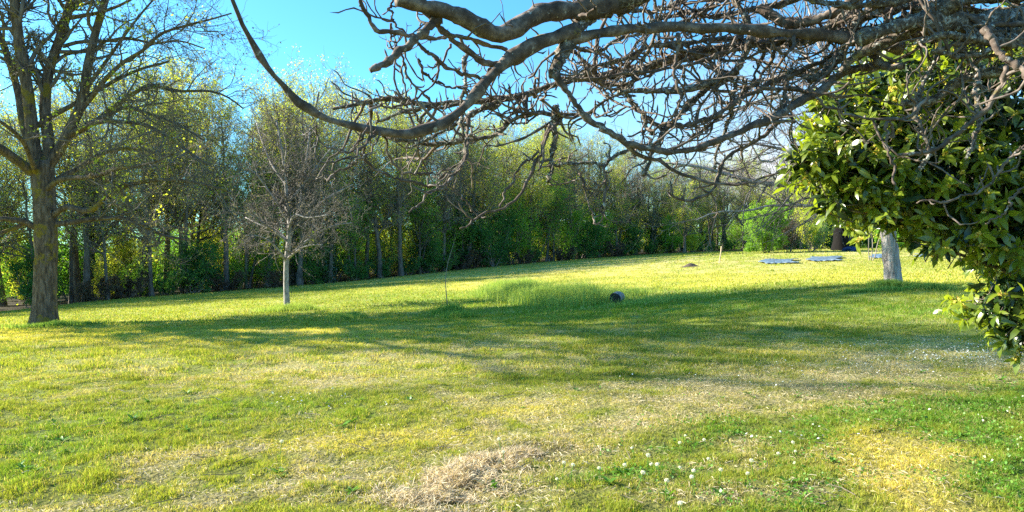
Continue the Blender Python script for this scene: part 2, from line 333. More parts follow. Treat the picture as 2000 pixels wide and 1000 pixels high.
def smooth_path(pts, K):
    """Catmull-Rom through pts (m,d) resampled to K"""
    p = np.asarray(pts, float)
    if len(p) == 2: p = np.array([p[0], p.mean(0), p[1]])
    q = np.vstack([2*p[0]-p[1], p, 2*p[-1]-p[-2]]); out = []
    for i in range(1, len(q)-2):
        t = np.linspace(0, 1, 12, endpoint=False)[:, None]; a, b, c, d = q[i-1:i+3]
        out.append(.5*((2*b)+(-a+c)*t+(2*a-5*b+4*c-d)*t**2+(-a+3*b-3*c+d)*t**3))
    out = np.vstack(out+[p[-1:]]); s = np.r_[0, np.cumsum(np.linalg.norm(np.diff(out[:, :3], axis=0), axis=1))]
    return np.stack([np.interp(np.linspace(0, s[-1], K), s, out[:, j]) for j in range(out.shape[1])], 1)
# ------------------------------------------------------------------ the wood
def forest_tree(seed, H, kind):
    """a tree standing at the origin: trunk with limbs, branches, foliage"""
    rng = np.random.default_rng(seed)
    K = 12; t = np.linspace(0, 1, K)
    nst = {'coppice': 3, 'twin': 2}.get(kind, 1); tr, rd = [], []
    for s in range(nst):
        lean = rng.normal(size=2)*(.05 if nst == 1 else .14); wob = np.cumsum(rng.normal(size=(K, 2))*.10, axis=0)
        P = np.stack([t*H*.95*lean[0]+wob[:, 0]*t, t*H*.95*lean[1]+wob[:, 1]*t, t*H*.95-.15], 1)
        if nst > 1: P[:, :2] += rng.normal(size=2)*.22
        r0 = {'big': .36, 'thin': .13, 'coppice': .12, 'twin': .22}.get(kind, .22)
        tr.append(P); rd.append(r0*(1-t*.85)**.9*(1+.5*np.exp(-t*25)))
    P0 = np.array(tr); R0 = np.array(rd)*.85
    big = kind == 'big'
    P1, R1 = grow(rng, P0, R0, 22+8*nst+(8 if big else 0), .2 if big else .27, .97, (35, 75), H*.36, .3, 8, .17, .13, .5, .25, .55)
    P2, R2 = grow(rng, np.concatenate([P1]), R1, 190, .15, 1, (30, 60), H*.13, .35, 6, .22, .10, .6, .3, .3, rmin=.012)
    P3, R3 = grow(rng, P2, R2, 900, .1, 1, (25, 60), H*.062, .4, 5, .25, .05, .7, .4, .3, rmin=.008)
    P4, R4 = grow(rng, P3, R3, 2300, .1, 1, (25, 65), H*.032, .4, 4, .28, .03, .8, .5, .2, rmin=.006)
    root = empty("forest_tree", (0, 0, 0))
    V, Fq = join([tubes(P0, R0, 9, rng, .04), tubes(P1, R1, 5, rng)]); mesh("trunk", V, Fq, M['bark'], root, True)
    V, Fq = join([tubes(P2, R2, 4, rng), tubes(P3, R3, 3, rng), tubes(P4, R4, 3, rng)]); mesh("branches", V, Fq, M['twig'], root)
    nl = {'bare': 1500, 'thin': 3300, 'light': 6600, 'leafy': 12500, 'big': 4700, 'coppice': 10000, 'twin': 3800}[kind]
    ps = along(rng, P4, nl, .10)
    V, Fq = quads(rng, ps, .10 if kind != 'bare' else .08, .6); clump = fbm(ps[:, 0]+ps[:, 2]*.7, ps[:, 1]+ps[:, 2], 1.6, seed)
    mesh("foliage", V, Fq, M['green'] if kind == 'coppice' else (M['buds'] if kind == 'bare' else M['spring']), root, rnd=np.clip((clump-.5)*2.2+.4+rng.normal(size=nl)*.07, 0, .8))
    if kind in ('big', 'twin'):
        n = 2600; k = rng.random(n)*H*.55; a = rng.random(n)*6.283; i = rng.integers(0, nst, n)
        c = np.stack([np.interp(k, P0[0][:, 2], P0[0][:, 0]) if nst == 1 else np.array([np.interp(kk, P0[ii][:, 2], P0[ii][:, 0]) for kk, ii in zip(k, i)]),
                      np.interp(k, P0[0][:, 2], P0[0][:, 1]) if nst == 1 else np.array([np.interp(kk, P0[ii][:, 2], P0[ii][:, 1]) for kk, ii in zip(k, i)]), k], 1)
        rad = .28+.16*rng.random(n)+.12*np.sin(k*1.3)
        c[:, 0] += np.cos(a)*rad; c[:, 1] += np.sin(a)*rad; V, Fq = quads(rng, c, .13, .9); mesh("ivy", V, Fq, M['ivy'], root, rnd=rng.random(n)*.6)
    return root
def shrub_mesh(seed, H, Wd, mat, nl, twig=None, ls=.1, name="forest_shrub", stems=9, low=.08):
    rng = np.random.default_rng(seed); K = 7
    P = np.zeros((stems, K, 3)); a = rng.random(stems)*6.283; sp = Wd*.42*np.sqrt(rng.random(stems)); t = np.linspace(0, 1, K)
    h = H*(.65+.35*rng.random(stems))
    P[:, :, 0] = (np.cos(a)*.10)[:, None]+(np.cos(a)*sp)[:, None]*t**.8; P[:, :, 1] = (np.sin(a)*.10)[:, None]+(np.sin(a)*sp)[:, None]*t**.8; P[:, :, 2] = h[:, None]*t**1.1-.05
    P[:, 1:] += rng.normal(size=(stems, K-1, 3))*.05*H/3
    Rd = np.tile(.03*(1-t*.8), (stems, 1))*H/3
    P1, R1 = grow(rng, P, Rd, stems*12, low, 1, (25, 60), H*.28, .35, 5, .22, .12, .6, .4, .3, rmin=.006)
    P2, R2 = grow(rng, P1, R1, stems*60, .1, 1, (25, 60), H*.13, .35, 4, .25, .06, .7, .5, .2, rmin=.004)
    root = empty(name, (0, 0, 0))
    V, Fq = join([tubes(P, Rd, 5, rng), tubes(P1, R1, 3, rng), tubes(P2, R2, 3, rng)]); mesh("stems", V, Fq, twig or M['twig'], root)
    ps = along(rng, P2, nl, .09*H/3); V, Fq = quads(rng, ps, ls, .6)
    cl = fbm(ps[:, 0]+ps[:, 2]*.6, ps[:, 1]+ps[:, 2], .8, seed)
    mesh("foliage", V, Fq, mat, root, rnd=np.clip((cl-.5)*2+.4+rng.normal(size=nl)*.07, 0, .8))
    return root
TREE_LABEL = {
 'bare': "bare grey-brown tree with only buds, standing in the wood at the lawn's edge",
 'thin': "thin straight tree with sparse pale leaves standing in the wood",
 'light': "slender tree with light yellow-green spring leaves in the wood beyond the lawn",
 'leafy': "full yellow-green leafed tree rising out of the wood behind the lawn",
 'big': "thick ivy-clad trunk with spreading budding crown in the wood",
 'coppice': "several-stemmed fresh green leafed tree in the wood",
 'twin': "twin-trunked ivy-covered tree in the wood beyond the lawn"}
kinds = ['bare', 'thin', 'light', 'leafy', 'big', 'coppice', 'twin', 'light', 'bare']
Hs = [12.5, 11, 12.5, 12, 13.5, 8, 12, 11.5, 11]
protos = []
for i, (k, h) in enumerate(zip(kinds, Hs)):
    o = forest_tree(100+i, h, k); tag(o, TREE_LABEL[k], "tree", "trees of the wood beyond the lawn"); protos.append([o, k, False])
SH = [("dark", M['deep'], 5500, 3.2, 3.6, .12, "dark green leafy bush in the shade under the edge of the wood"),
      ("green", M['green'], 5500, 4.2, 3.8, .12, "fresh green bush growing under the trees of the wood"),
      ("lowdark", M['deep'], 3500, 1.5, 3.2, .09, "low dark bramble bush at the foot of the wood"),
      ("brown", M['brown'], 2600, 1.3, 3.0, .10, "low brown tangle of dead bracken along the wood's foot"),
      ("spring", M['spring'], 4200, 3.8, 3.4, .11, "yellow-green sunlit bush between the trunks of the wood")]
sprotos = {}
for i, (k, m, nl, h, wd, ls, lab) in enumerate(SH):
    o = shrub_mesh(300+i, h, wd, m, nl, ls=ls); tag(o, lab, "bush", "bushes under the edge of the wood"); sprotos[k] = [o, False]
rng = np.random.default_rng(7)
def put(entry, x, y, s, sz=None):
    z = float(zt(x, y)); rz = rng.random()*6.283
    if not entry[-1]:
        o = entry[0]; o.location = (x, y, z); o.rotation_euler = (0, 0, rz); o.scale = (s, s, sz or s); entry[-1] = True; return o
    return copy_tree(entry[0], (x, y, z), rz, (s, sz or s))
# height of the wood's skyline along the picture (pixel column -> pixel row)
SKYX = [-400, 0, 250, 400, 500, 600, 700, 800, 900, 1000, 1130, 1200, 1330, 1450, 1600, 2400]
SKYY = [215, 215, 205, 210, 200, 225, 240, 275, 290, 300, 290, 320, 355, 350, 330, 330]
ZONES = [(240, "behind mossy oak"), (470, "between oak and pale-trunked tree"), (660, "behind pale-trunked tree"), (940, "behind thin sapling"), (1240, "beyond tall grass patch"), (1440, "around orchard tree"), (9999, "beyond blue sheets")]
def zone(px): return next(z for m, z in ZONES if px < m)
_o = "first second third fourth fifth sixth seventh eighth ninth tenth eleventh twelfth thirteenth fourteenth fifteenth sixteenth seventeenth eighteenth nineteenth".split()
ORD = _o + ["twentieth"] + ["twenty-"+k for k in _o[:9]] + ["thirtieth"] + ["thirty-"+k for k in _o[:9]]
SHORT = {'bare': "bare grey-brown tree", 'thin': "thin sparse-leaved tree", 'light': "slender yellow-green tree", 'leafy': "full-crowned yellow-green tree", 'big': "thick ivy-clad tree", 'coppice': "several-stemmed green tree", 'twin': "twin-trunked ivy-covered tree",
         'dark': "dark green leafy bush", 'green': "fresh green bush", 'lowdark': "low dark bramble bush", 'brown': "low brown bracken tangle", 'spring': "yellow-green bush"}
PLACED = []
def name_all():
    sets = {}
    for o, k, row, px in PLACED:
        sets.setdefault((k, row, zone(px)), []).append((px, o))
    for (k, row, z), lst in sets.items():
        lst.sort(key=lambda e: e[0]); where = {0: "on the front edge of the wood", 1: "just inside the wood", 2: "deep in the wood"}[row]
        for i, (px, o) in enumerate(lst):
            o["label"] = (ORD[i]+" " if len(lst) > 1 else "sole ") + SHORT[k] + (" from left" if len(lst) > 1 else "") + {0: " at wood's front edge ", 1: " just inside wood ", 2: " deep in wood "}[row] + z
def in_view(x, y, m=120): px = 1000+F*x/max(y, 1); return y > 1 and -m < px < 2000+m
ROWS = [(1.4, 2.6), (4.2, 3.1), (8.0, 4.2), (13, 5.2), (20, 6.4)]
for off, sp in ROWS:
    s = 10.0
    while s < EDGE_LEN:
        s += sp*(.65+.7*rng.random()); o_ = off+rng.normal()*1.1
        if s >= EDGE_LEN: break
        x, y = on_edge(s, max(o_, .6))
        if not in_view(x, y, 260) and not (x < 0 and y > 18 and off < 14): continue
        px = max(1000+F*x/y, -500); d = np.hypot(x, y); k = rng.choice(len(protos), p=[.12,.25,.15,.11,.07,.07,.05,.10,.08])
        if px < 470 and kinds[k] in ('leafy', 'coppice'): k = rng.choice([0, 1, 2, 8])
        top = np.interp(px, SKYX, SKYY); Hn = (HZ-top)/F*y + CZ - float(zt(x, y))
        h0 = Hs[k]; s_ = Hn/h0*(.86+.36*rng.random())
        if kinds[k] == 'coppice': s_ = (.55+.3*rng.random())*Hn/h0
        PLACED.append((put(protos[k], x, y, min(max(s_, .6), 1.35), min(max(s_, .5), 1.6)), kinds[k], 0 if off < 3 else 1 if off < 6 else 2, px))
FAR_BELT = True
for off, sp, ks, pr in [(.3, 2.8, ['lowdark', 'brown', 'dark'], [.4, .35, .25]), (2.6, 3.2, ['dark', 'green', 'spring'], [.3, .45, .25]), (7, 5.2, ['green', 'dark', 'spring'], [.4, .2, .4]), (13, 4.6, ['green', 'spring', 'dark'], [.35, .6, .05]), (20, 5., ['green', 'spring', 'dark'], [.4, .5, .1])]:
    s = 10.0
    while s < EDGE_LEN:
        s += sp*(.6+.8*rng.random())
        if s >= EDGE_LEN: break
        x, y = on_edge(s, off+rng.normal()*.6)
        if not in_view(x, y, 60): continue
        px = 1000+F*x/y; k = ks[rng.choice(3, p=pr)]
        if px > 1250 and 1 < off < 5 and rng.random() < .4: continue
        if px < 650 and k == 'dark' and off > 2: k = 'green'
        q = .8+.5*rng.random()
        if 700 < px < 1300 and off > 2 and off < 5: q *= 1.35
        if px < 650 and 2 < off < 6: q *= .62 if k != 'spring' else .5
        if off > 10: q *= 1.25
        PLACED.append((put(sprotos[k], x, y, q, q*(.9+.3*rng.random())), k, 0 if off < 1 else 1 if off < 5 else 2, px))
name_all()
# the far depth of the wood, which reads as one mass of twigs and leaves
rngf = np.random.default_rng(70); nf = 90000; ss = rngf.random(nf)*(EDGE_LEN-24)+24; oo = 25+rngf.random(nf)*10
uq = np.unique((ss*2).astype(int)); cache = {int(k): (on_edge(min(k/2, EDGE_LEN-.01), 0), on_edge(min(k/2, EDGE_LEN-.01), 1.)) for k in uq}
A_ = np.array([cache[int(v*2)][0] for v in ss]); B_ = np.array([cache[int(v*2)][1] for v in ss]); XY = A_+(B_-A_)*oo[:, None]+rngf.normal(size=(nf, 2))*.4
zf = zt(XY[:, 0], XY[:, 1]); hh = rngf.random(nf)**1.3*6*(.6+.6*fbm(XY[:, 0], XY[:, 1], 5, 71)); V, Fq = quads(rngf, np.stack([XY[:, 0], XY[:, 1], zf+hh], 1), .34, .6)
tag(mesh("distant_woodland", V, Fq, M['green'], rnd=np.clip(fbm(XY[:, 0]+hh, XY[:, 1], 2.5, 72)*1.3-.3, 0, .8)), "far depth of the wood seen as one green mass between the trunks", "woodland", kind="stuff")
# ------------------------------------------------------------------ traced trees
def build_traced(name, loc, stems, limbs, mats, seed, label, cat, twigspec, leafspec=None, K=22, S=10, knob=.05, jitter=.0, cap=True):
    """stems/limbs: (d0, d1, w0, w1, [(px,py)...], weight, lichen)"""
    rng = np.random.default_rng(seed); root = empty(name, loc, label, cat); AP, AR, AW = [], [], []
    for part, lst in (("trunk", stems), ("limb", limbs)):
        for it in lst:
            d0, d1, w0, w1, pts = it[:5]; wt = it[5] if len(it) > 5 else 1.; lich = it[6] if len(it) > 6 else 0
            q = smooth_path(pts, K); t = np.linspace(0, 1, K); mid = it[7] if len(it) > 7 else 0
            D = d0+(d1-d0)*t + mid*np.sin(t*np.pi); P = np.stack([W(a, b, d) for (a, b), d in zip(q[:, :2], D)])
            wd = w0+(w1-w0)*t; Rr = wd/2/F*D
            if jitter: P[1:-1] += rng.normal(size=(K-2, 3))*jitter*Rr[1:-1, None]; Rr = Rr*(1+.13*rng.normal(size=K))
            if part == "trunk" and it[-1] == 'flare': Rr = Rr*(1+(.65*np.exp(-t*11) if w0 > 36 else .15*np.exp(-t*22)))
            AP.append(P); AR.append(Rr); AW.append(wt)
            P2 = np.vstack([P, P[-1:]+(P[-1]-P[-2])*.02])[None]; R2 = np.r_[Rr, .0005][None]
            V, Fq = tubes(P2, R2, S if part == "trunk" or w0 > 8 else 7, rng, knob*(1.8 if lich else 1))
            mesh(part, V, Fq, mats[1 if lich else 0], root, True)
    return root, rng, np.array(AP), np.array(AR), np.array(AW)
OAK = W(88, 636, 24.0)
stems = [(24,24,38,42,[(86,640),(88,560),(90,470),(86,390),(82,315)],0,0,0,'flare'),
         (24,23.2,30,12,[(80,330),(66,290),(62,245),(52,168),(38,87),(28,0),(20,-80),(10,-180)],1,0,0,0),
         (24,25,28,10,[(84,340),(96,290),(88,217),(95,140),(115,80),(133,20),(150,-60),(160,-160)],1,0,0,0),
         (24,24.5,26,9,[(84,335),(115,295),(140,245),(161,196),(171,133),(185,70),(205,0),(225,-90),(235,-170)],1,0,0,0),
         (24,26,20,8,[(84,330),(50,260),(35,180),(15,110),(-5,60),(-30,0),(-50,-90)],1,0,0,0)]
limbs = [(24,21,18,9,[(76,345),(35,315),(0,290),(-60,262),(-130,220)],1),
         (24,25,10,3,[(60,255),(100,228),(140,206),(182,182),(230,155),(275,135),(330,120)],1),
         (24.3,22.5,9,2.2,[(150,225),(175,195),(210,150),(245,119),(280,98),(315,66),(367,49),(410,38),(452,26)],1.3),
         (24.2,22,10,2.5,[(125,275),(147,256),(196,238),(240,238),(280,243),(315,259),(360,290),(400,320)],1.3),
         (24.2,25.5,10,2.2,[(130,270),(175,245),(227,206),(287,168),(320,172),(350,178),(409,178),(445,190),(475,212)],1.3),
         (24.2,24,9,2.2,[(140,262),(175,242),(210,227),(245,210),(297,224),(350,245),(400,275)],1.2),
         (24.5,23,8,2,[(136,35),(165,30),(196,24),(230,12),(262,-4),(300,-20)],1),
         (24.4,26,7,2,[(122,91),(157,82),(210,80),(250,74),(300,85),(350,80),(400,95)],1.2),
         (24,22,11,3,[(100,425),(128,404),(176,412),(208,384),(240,364),(300,352),(350,352),(400,360),(450,375)],1.2,0,0,0),
         (24,25.5,10,3,[(104,438),(140,434),(180,428),(240,426),(280,440),(320,460),(370,468)],1.2),
         (24,22.5,11,4,[(78,450),(62,440),(48,432),(25,430),(0,428),(-60,440),(-110,420)],1),
         (24,23,8,3,[(50,434),(30,445),(0,455),(-50,470)],1),
         (24,27,10,3,[(92,360),(150,330),(200,300),(250,290),(310,300),(370,330)],1.2),
         (24,21,10,3,[(80,380),(120,350),(180,345),(230,330),(290,320),(340,300)],1.0),
         (24,20,10,3,[(75,350),(60,310),(40,270),(-10,230),(-60,200)],1),
         (24.6,24,7,2,[(165,175),(200,130),(250,60),(290,10),(330,-30)],1.2),
         (24.6,26,7,2,[(92,180),(60,130),(20,60),(-20,20)],1)]
limbs = [(a, c, d*1.12, e*1.3, *rest) for a, c, d, e, *rest in limbs]; stems = [stems[0]]+[(a, c, d*.82, e*1.1, *rest) for a, c, d, e, *rest in stems[1:]]
root, rng, P, Rd, AW = build_traced("oak_tree", tuple(OAK), stems, limbs, (M['oak'],)*2, 11, "large bare-limbed oak with thick mossy trunk at the left of the lawn", "tree", None, S=14, knob=.03)
P2, R2 = grow(rng, P[1:], Rd[1:], 300, .3, 1, (30, 70), 2.0, .35, 8, .22, .06, .5, .25, .3, weights=AW[1:], rmin=.012)
P3, R3 = grow(rng, np.concatenate([P2]), R2, 1600, .1, 1, (30, 70), .95, .4, 6, .28, .04, .6, .35, .2, rmin=.007)
P4, R4 = grow(rng, P3, R3, 5600, .1, 1, (30, 70), .42, .4, 4, .3, .04, .7, .5, .2, rmin=.0045)
V, Fq = join([tubes(P2, R2, 5, rng), tubes(P3, R3, 3, rng), tubes(P4, R4, 3, rng)]); mesh("twigs", V, Fq, M['oaktwig'], root)
ps = np.vstack([along(rng, P4, 9000, .05)]); V, Fq = quads(rng, ps, .065, .6); mesh("buds", V, Fq, M['buds'], root, rnd=rng.random(len(ps))*.8)
sel = along(rng, P3[rng.choice(len(P3), 120)], 2600, .16); sel = sel[sel[:, 0] < -11.0]; V, Fq = quads(rng, sel, .10, .6); mesh("foliage", V, Fq, M['spring'], root, rnd=.4+.5*rng.random(len(sel)))
# a second oak out of frame on the left; its crown shades the middle of the lawn
def shade_tree(x, y, H, cr, seed, label):
    rng = np.random.default_rng(seed); z0 = float(zt(x, y)); root = empty("oak_tree", (x, y, z0), label, "tree"); K = 12; t = np.linspace(0, 1, K)
    P0 = np.stack([x+t*.6, y+t*.4, z0-.2+t*H*.85], 1)[None]; R0 = (.42*(1-.8*t)*(1+.4*np.exp(-t*20)))[None]
    P1, R1 = grow(rng, P0, R0, 26, .5, 1, (45, 80), cr*1.1, .2, 10, .14, .05, .75, .25, .3)
    P2, R2 = grow(rng, P1, R1, 340, .15, 1, (30, 60), cr*.42, .3, 7, .2, .05, .75, .3, .3, rmin=.015)
    P3, R3 = grow(rng, P2, R2, 3200, .1, 1, (30, 60), cr*.17, .3, 5, .25, .03, .6, .4, .2, rmin=.010)
    P4, R4 = grow(rng, P3, R3, 5000, .1, 1, (30, 60), cr*.07, .3, 4, .25, .03, .7, .5, .2, rmin=.007)
    V, Fq = join([tubes(P0, R0, 12, rng, .03), tubes(P1, R1, 6, rng)]); mesh("trunk", V, Fq, M['oak'], root, True)
    V, Fq = join([tubes(P2, R2, 4, rng), tubes(P3, R3, 3, rng), tubes(P4, R4, 3, rng)]); mesh("branches", V, Fq, M['oaktwig'], root)
    ps = along(rng, P4, 10000, .1); V, Fq = quads(rng, ps, .11, .6); mesh("foliage", V, Fq, M['spring'], root, rnd=rng.random(len(ps))*.7)
shade_tree(-24, 20.5, 18.5, 6.5, 77, "tall oak beyond the left edge of the view shading the lawn")
shade_tree(-27, 26, 17.5, 5.5, 78, "oak behind the left tree, out of the picture, shading the lawn")
# small pale-trunked bare tree
BT = W(561, 604, 29.0)
stems = [(29,29,11,9,[(561,606),(559,560),(559,520),(562,490),(566,440),(560,400)],0,0,0,'flare'),
         (29,28.6,9,3,[(562,495),(566,440),(560,380),(556,330),(548,280),(540,235)],1,0,0,0),
         (29,29.5,7,2.5,[(562,480),(580,420),(592,360),(600,300),(606,250)],1,0,0,0)]
limbs = [(29,27.5,6,2,[(560,512),(545,490),(525,470),(500,460),(480,460)],1.2),(29,30,6,2,[(563,500),(590,478),(620,455),(655,440),(690,435)],1.2),
         (29,28,6,2,[(560,470),(520,440),(490,420),(455,415)],1.2),(29,30,6,2,[(566,450),(610,410),(650,380),(690,360)],1.2),
         (29,28,5,2,[(562,430),(530,380),(500,340),(470,320)],1.2),(29,29.5,5,2,[(560,400),(600,350),(630,310),(655,280)],1.2),
         (29,27,6,2,[(562,505),(580,490),(600,480),(630,478)],1),(29,31,6,2,[(561,470),(540,450),(510,440),(480,425)],1),(29,26.8,5,2,[(563,450),(575,420),(600,425),(640,420)],1),(29,31,5,2,[(558,360),(530,320),(510,270),(500,235)],1)]
root, rng, P, Rd, AW = build_traced("bare_tree", tuple(BT), stems, limbs, (M['pale'],)*2, 21, "small bare tree with slim pale trunk and dense round grey twig crown on the lawn", "tree", None, K=12, S=10)
P2, R2 = grow(rng, P[1:], Rd[1:], 300, .15, 1, (30, 70), 1.25, .3, 6, .2, .03, .5, .3, .3, weights=AW[1:], rmin=.010)
P3, R3 = grow(rng, P2, R2, 1500, .1, 1, (30, 70), .62, .35, 5, .25, .02, .6, .4, .2, rmin=.006)
P4, R4 = grow(rng, P3, R3, 3600, .1, 1, (30, 70), .28, .35, 4, .25, .06, .7, .5, .2, rmin=.0045)
V, Fq = join([tubes(P2, R2, 4, rng), tubes(P3, R3, 3, rng), tubes(P4, R4, 3, rng)]); mesh("twigs", V, Fq, plain('pale grey twigs', (.09,.078,.062), (.20,.175,.145), 3), root)
ps = along(rng, P4, 1800, .04); V, Fq = quads(rng, ps, .05, .7); mesh("buds", V, Fq, M['buds'], root, rnd=rng.random(len(ps))*.5)
# tree with fissured trunk at the right
RT = W(1746, 556, 19.0)
stems = [(19,19,32,26,[(1746,560),(1742,520),(1738,480),(1732,430),(1728,380)],0,0,0,'flare'),
         (19,19.5,24,9,[(1729,400),(1722,330),(1700,260),(1690,190),(1680,110),(1672,30),(1660,-60)],1,0,0,0),
         (19,18.5,20,8,[(1730,390),(1745,320),(1775,250),(1800,180),(1810,100),(1830,0),(1840,-80)],1,0,0,0)]
limbs = [(19,17.5,14,4,[(1722,392),(1670,395),(1617,380),(1560,365),(1500,359),(1455,350),(1410,338),(1360,325),(1300,318)],1.6),
         (19,18.0,8,2.5,[(1722,405),(1660,408),(1620,404),(1560,401),(1500,402),(1470,410),(1440,413),(1398,414),(1360,430)],.8),
         (19,20.5,12,3,[(1700,260),(1660,230),(1610,215),(1560,190),(1510,190),(1450,210),(1390,240),(1340,280)],1.7),
         (19,20.5,11,3,[(1692,200),(1640,170),(1590,130),(1540,60),(1500,10),(1470,-50)],1.5),
         (19,18.5,9,2.5,[(1700,270),(1640,290),(1580,300),(1520,290),(1460,280),(1400,300),(1340,290)],1.6),
         (19,17.5,9,2.5,[(1710,300),(1650,330),(1600,320),(1540,300),(1494,320),(1470,287),(1450,250)],1.4),
         (19,20,9,2.5,[(1695,220),(1650,150),(1600,90),(1580,20),(1560,-40)],1.5),
         (19,21,9,2.5,[(1690,190),(1620,150),(1550,140),(1480,160),(1420,150),(1370,180)],1.5),
         (19,21,9,3,[(1740,330),(1800,300),(1880,260),(1950,230)],.6),(19,17,9,3,[(1735,360),(1780,330),(1850,320),(1920,300)],.6)]
root, rng, P, Rd, AW = build_traced("bare_tree", tuple(RT), stems, limbs, (M['fissure'], M['graytwig']), 31, "bare spreading tree with pale fissured trunk behind the laurel at the right", "tree", None, K=14, S=14)
P2, R2 = grow(rng, P[1:], Rd[1:], 260, .15, 1, (25, 65), 1.7, .3, 8, .16, -.02, .45, .25, .3, weights=AW[1:], rmin=.009)
P3, R3 = grow(rng, P2, R2, 1100, .1, 1, (25, 60), .9, .35, 6, .2, -.02, .6, .4, .2, rmin=.006)
P4, R4 = grow(rng, P3, R3, 2200, .1, 1, (25, 60), .45, .35, 4, .2, 0, .7, .5, .2, rmin=.0045)
V, Fq = join([tubes(P2, R2, 5, rng), tubes(P3, R3, 3, rng), tubes(P4, R4, 3, rng)]); mesh("twigs", V, Fq, M['graytwig'], root)
# ------------------------------------------------------------------ overhanging gnarled tree
MG = []
def b(d0, d1, w0, w1, pts, wt=1., lich=0, mid=0): MG.append((d0, d1, w0, w1, pts, wt, lich, mid))
HUB = (2130, -10)
b(5.6,5.0,90,26,[(2260,120),(2180,60),(2080,38),(1980,40),(1890,44),(1800,40),(1730,58),(1680,75)],1,1)
b(5.3,4.9,34,10,[(2100,20),(2010,75),(1930,85),(1850,70),(1790,85)],1,1)
b(5.5,5.6,30,9,[(2120,-10),(2030,10),(1940,20),(1860,5),(1790,20),(1720,50),(1660,60)],1.2,1)
b(5.2,5.0,14,8,[(2060,95),(1990,60),(1940,95),(1880,110),(1820,100)],1.2,1)
b(5.6,5.2,70,44,[(2230,60),(2100,-60),(1960,-80),(1800,-80),(1650,-80),(1500,-85),(1350,-60),(1200,5)],1.2,1)
b(5.2,4.4,46,28,[(1210,4),(1130,14),(1060,22),(1015,42),(972,62),(930,44),(880,24),(830,12),(775,-2)],.3,0)
b(5.3,4.9,40,24,[(1215,-5),(1172,21),(1137,45),(1113,87),(1092,126),(1080,146)],.6,1)
b(5.0,3.9,32,9,[(1128,60),(1090,72),(1050,84),(1000,110),(970,135),(945,165),(910,205),(870,235),(830,250),(790,258),(740,253),(700,245),(660,235),(610,217),(575,195),(545,160),(510,120),(480,65),(462,20),(440,-40)],.35,0)
b(4.6,4.4,19,15,[(862,36),(840,55),(800,85),(765,112),(745,130),(722,138)],.4,0)
b(4.5,5.0,13,12,[(810,-5),(835,25),(865,50),(905,85),(940,115),(962,121),(1000,117),(1050,95)],.4,0)
b(5.6,5.0,26,20,[(1760,95),(1680,80),(1600,68),(1520,66),(1450,56),(1362,51),(1282,49),(1205,56),(1150,67),(1095,85)],.5,0)
b(6.2,5.6,34,7,[(1760,70),(1650,72),(1555,73),(1485,82),(1415,96),(1345,108),(1275,126),(1240,140),(1170,152),(1102,158),(1067,171),(1015,189),(980,194),(940,200),(900,201),(850,205),(802,203),(767,194),(732,196),(690,206),(650,212)],1.6,1)
b(5.7,5.4,9,6,[(900,202),(850,208),(805,210),(770,224),(735,241)],1,1)
b(5.7,5.3,13,7,[(985,193),(966,207),(938,217),(910,238),(868,259),(840,273),(805,287)],1.2,1)
b(5.4,5.8,6,11,[(1296,-5),(1285,35),(1275,87),(1254,115),(1247,140),(1222,168),(1187,192),(1152,213),(1110,214),(1067,213),(1032,219),(1008,234),(987,259),(952,268),(910,276),(868,280),(822,276),(756,266)],1.4,1)
b(5.5,5.4,16,6,[(1086,208),(1083,230),(1084,266),(1080,308),(1078,330),(1070,356)],.9,1)
b(5.5,5.0,9,4,[(1086,213),(1072,239),(1057,281),(1042,311),(1036,344),(1018,377),(997,392),(976,404),(937,422),(916,443),(898,447)],.8,0)
b(5.4,5.1,5,4,[(1052,295),(1030,326),(1009,356),(991,383),(976,404)],.5,0)
b(5.0,4.8,3.5,3,[(933,424),(904,392),(880,359),(877,341)],.5)
b(5.3,4.6,9,4,[(912,230),(913,251),(911,281),(895,320),(868,347),(848,363),(830,391),(799,414)],.8,0)
b(4.3,4.6,6,5,[(738,256),(725,280),(718,305),(722,320),(743,338),(785,352),(848,362)],.8,0)
b(4.3,4.1,5,3,[(722,250),(711,262),(690,287),(669,301),(645,294),(624,273),(617,245)],.8)
b(4.3,4.1,6,4,[(738,259),(704,287),(687,304),(662,311),(638,318),(613,304),(616,280)],.8)
b(4.4,4.2,4.5,3.5,[(742,262),(725,282),(697,311),(655,343),(640,354)],.8)
b(4.5,5.0,5,4,[(750,259),(760,285),(771,304),(795,329),(830,338),(862,335),(890,325)],.8)
b(4.3,4.9,9,8,[(690,-10),(721,28),(745,63),(787,70),(825,73),(857,77),(910,77),(945,87),(990,98)],.7)
b(4.6,4.7,5,4,[(768,-10),(763,20),(775,55),(790,67)],.8)
b(4.7,4.9,5,4,[(763,40),(770,80),(784,122),(798,175),(812,210),(822,248)],1)
b(4.7,5.0,5.5,4,[(780,105),(805,147),(840,189),(864,224),(878,245),(906,273)],.9)
b(4.8,5.0,8,8,[(815,85),(825,89),(854,119),(885,140),(924,150),(948,152),(959,133)],.6)
b(4.9,5.3,6,5,[(819,112),(829,136),(847,150),(875,164),(899,171),(924,182)],.9)
b(5.0,4.8,6,4,[(880,85),(861,115),(854,147),(833,171),(805,189),(770,210),(721,213)],1)
b(5.4,5.0,9,6,[(914,105),(910,147),(912,182),(910,224),(912,273),(906,308),(882,332),(857,350)],1,1)
b(4.9,5.0,15,13,[(1083,140),(1107,175),(1142,220),(1201,262),(1257,287),(1306,299)],.4,0)
b(5.0,5.6,14,17,[(1300,299),(1362,290),(1415,269),(1467,245),(1520,227),(1565,199),(1600,178),(1622,154),(1668,133),(1712,127)],.4,0)
b(5.5,5.2,20,14,[(1706,80),(1710,108),(1722,125),(1740,131),(1766,131)],.1,0)
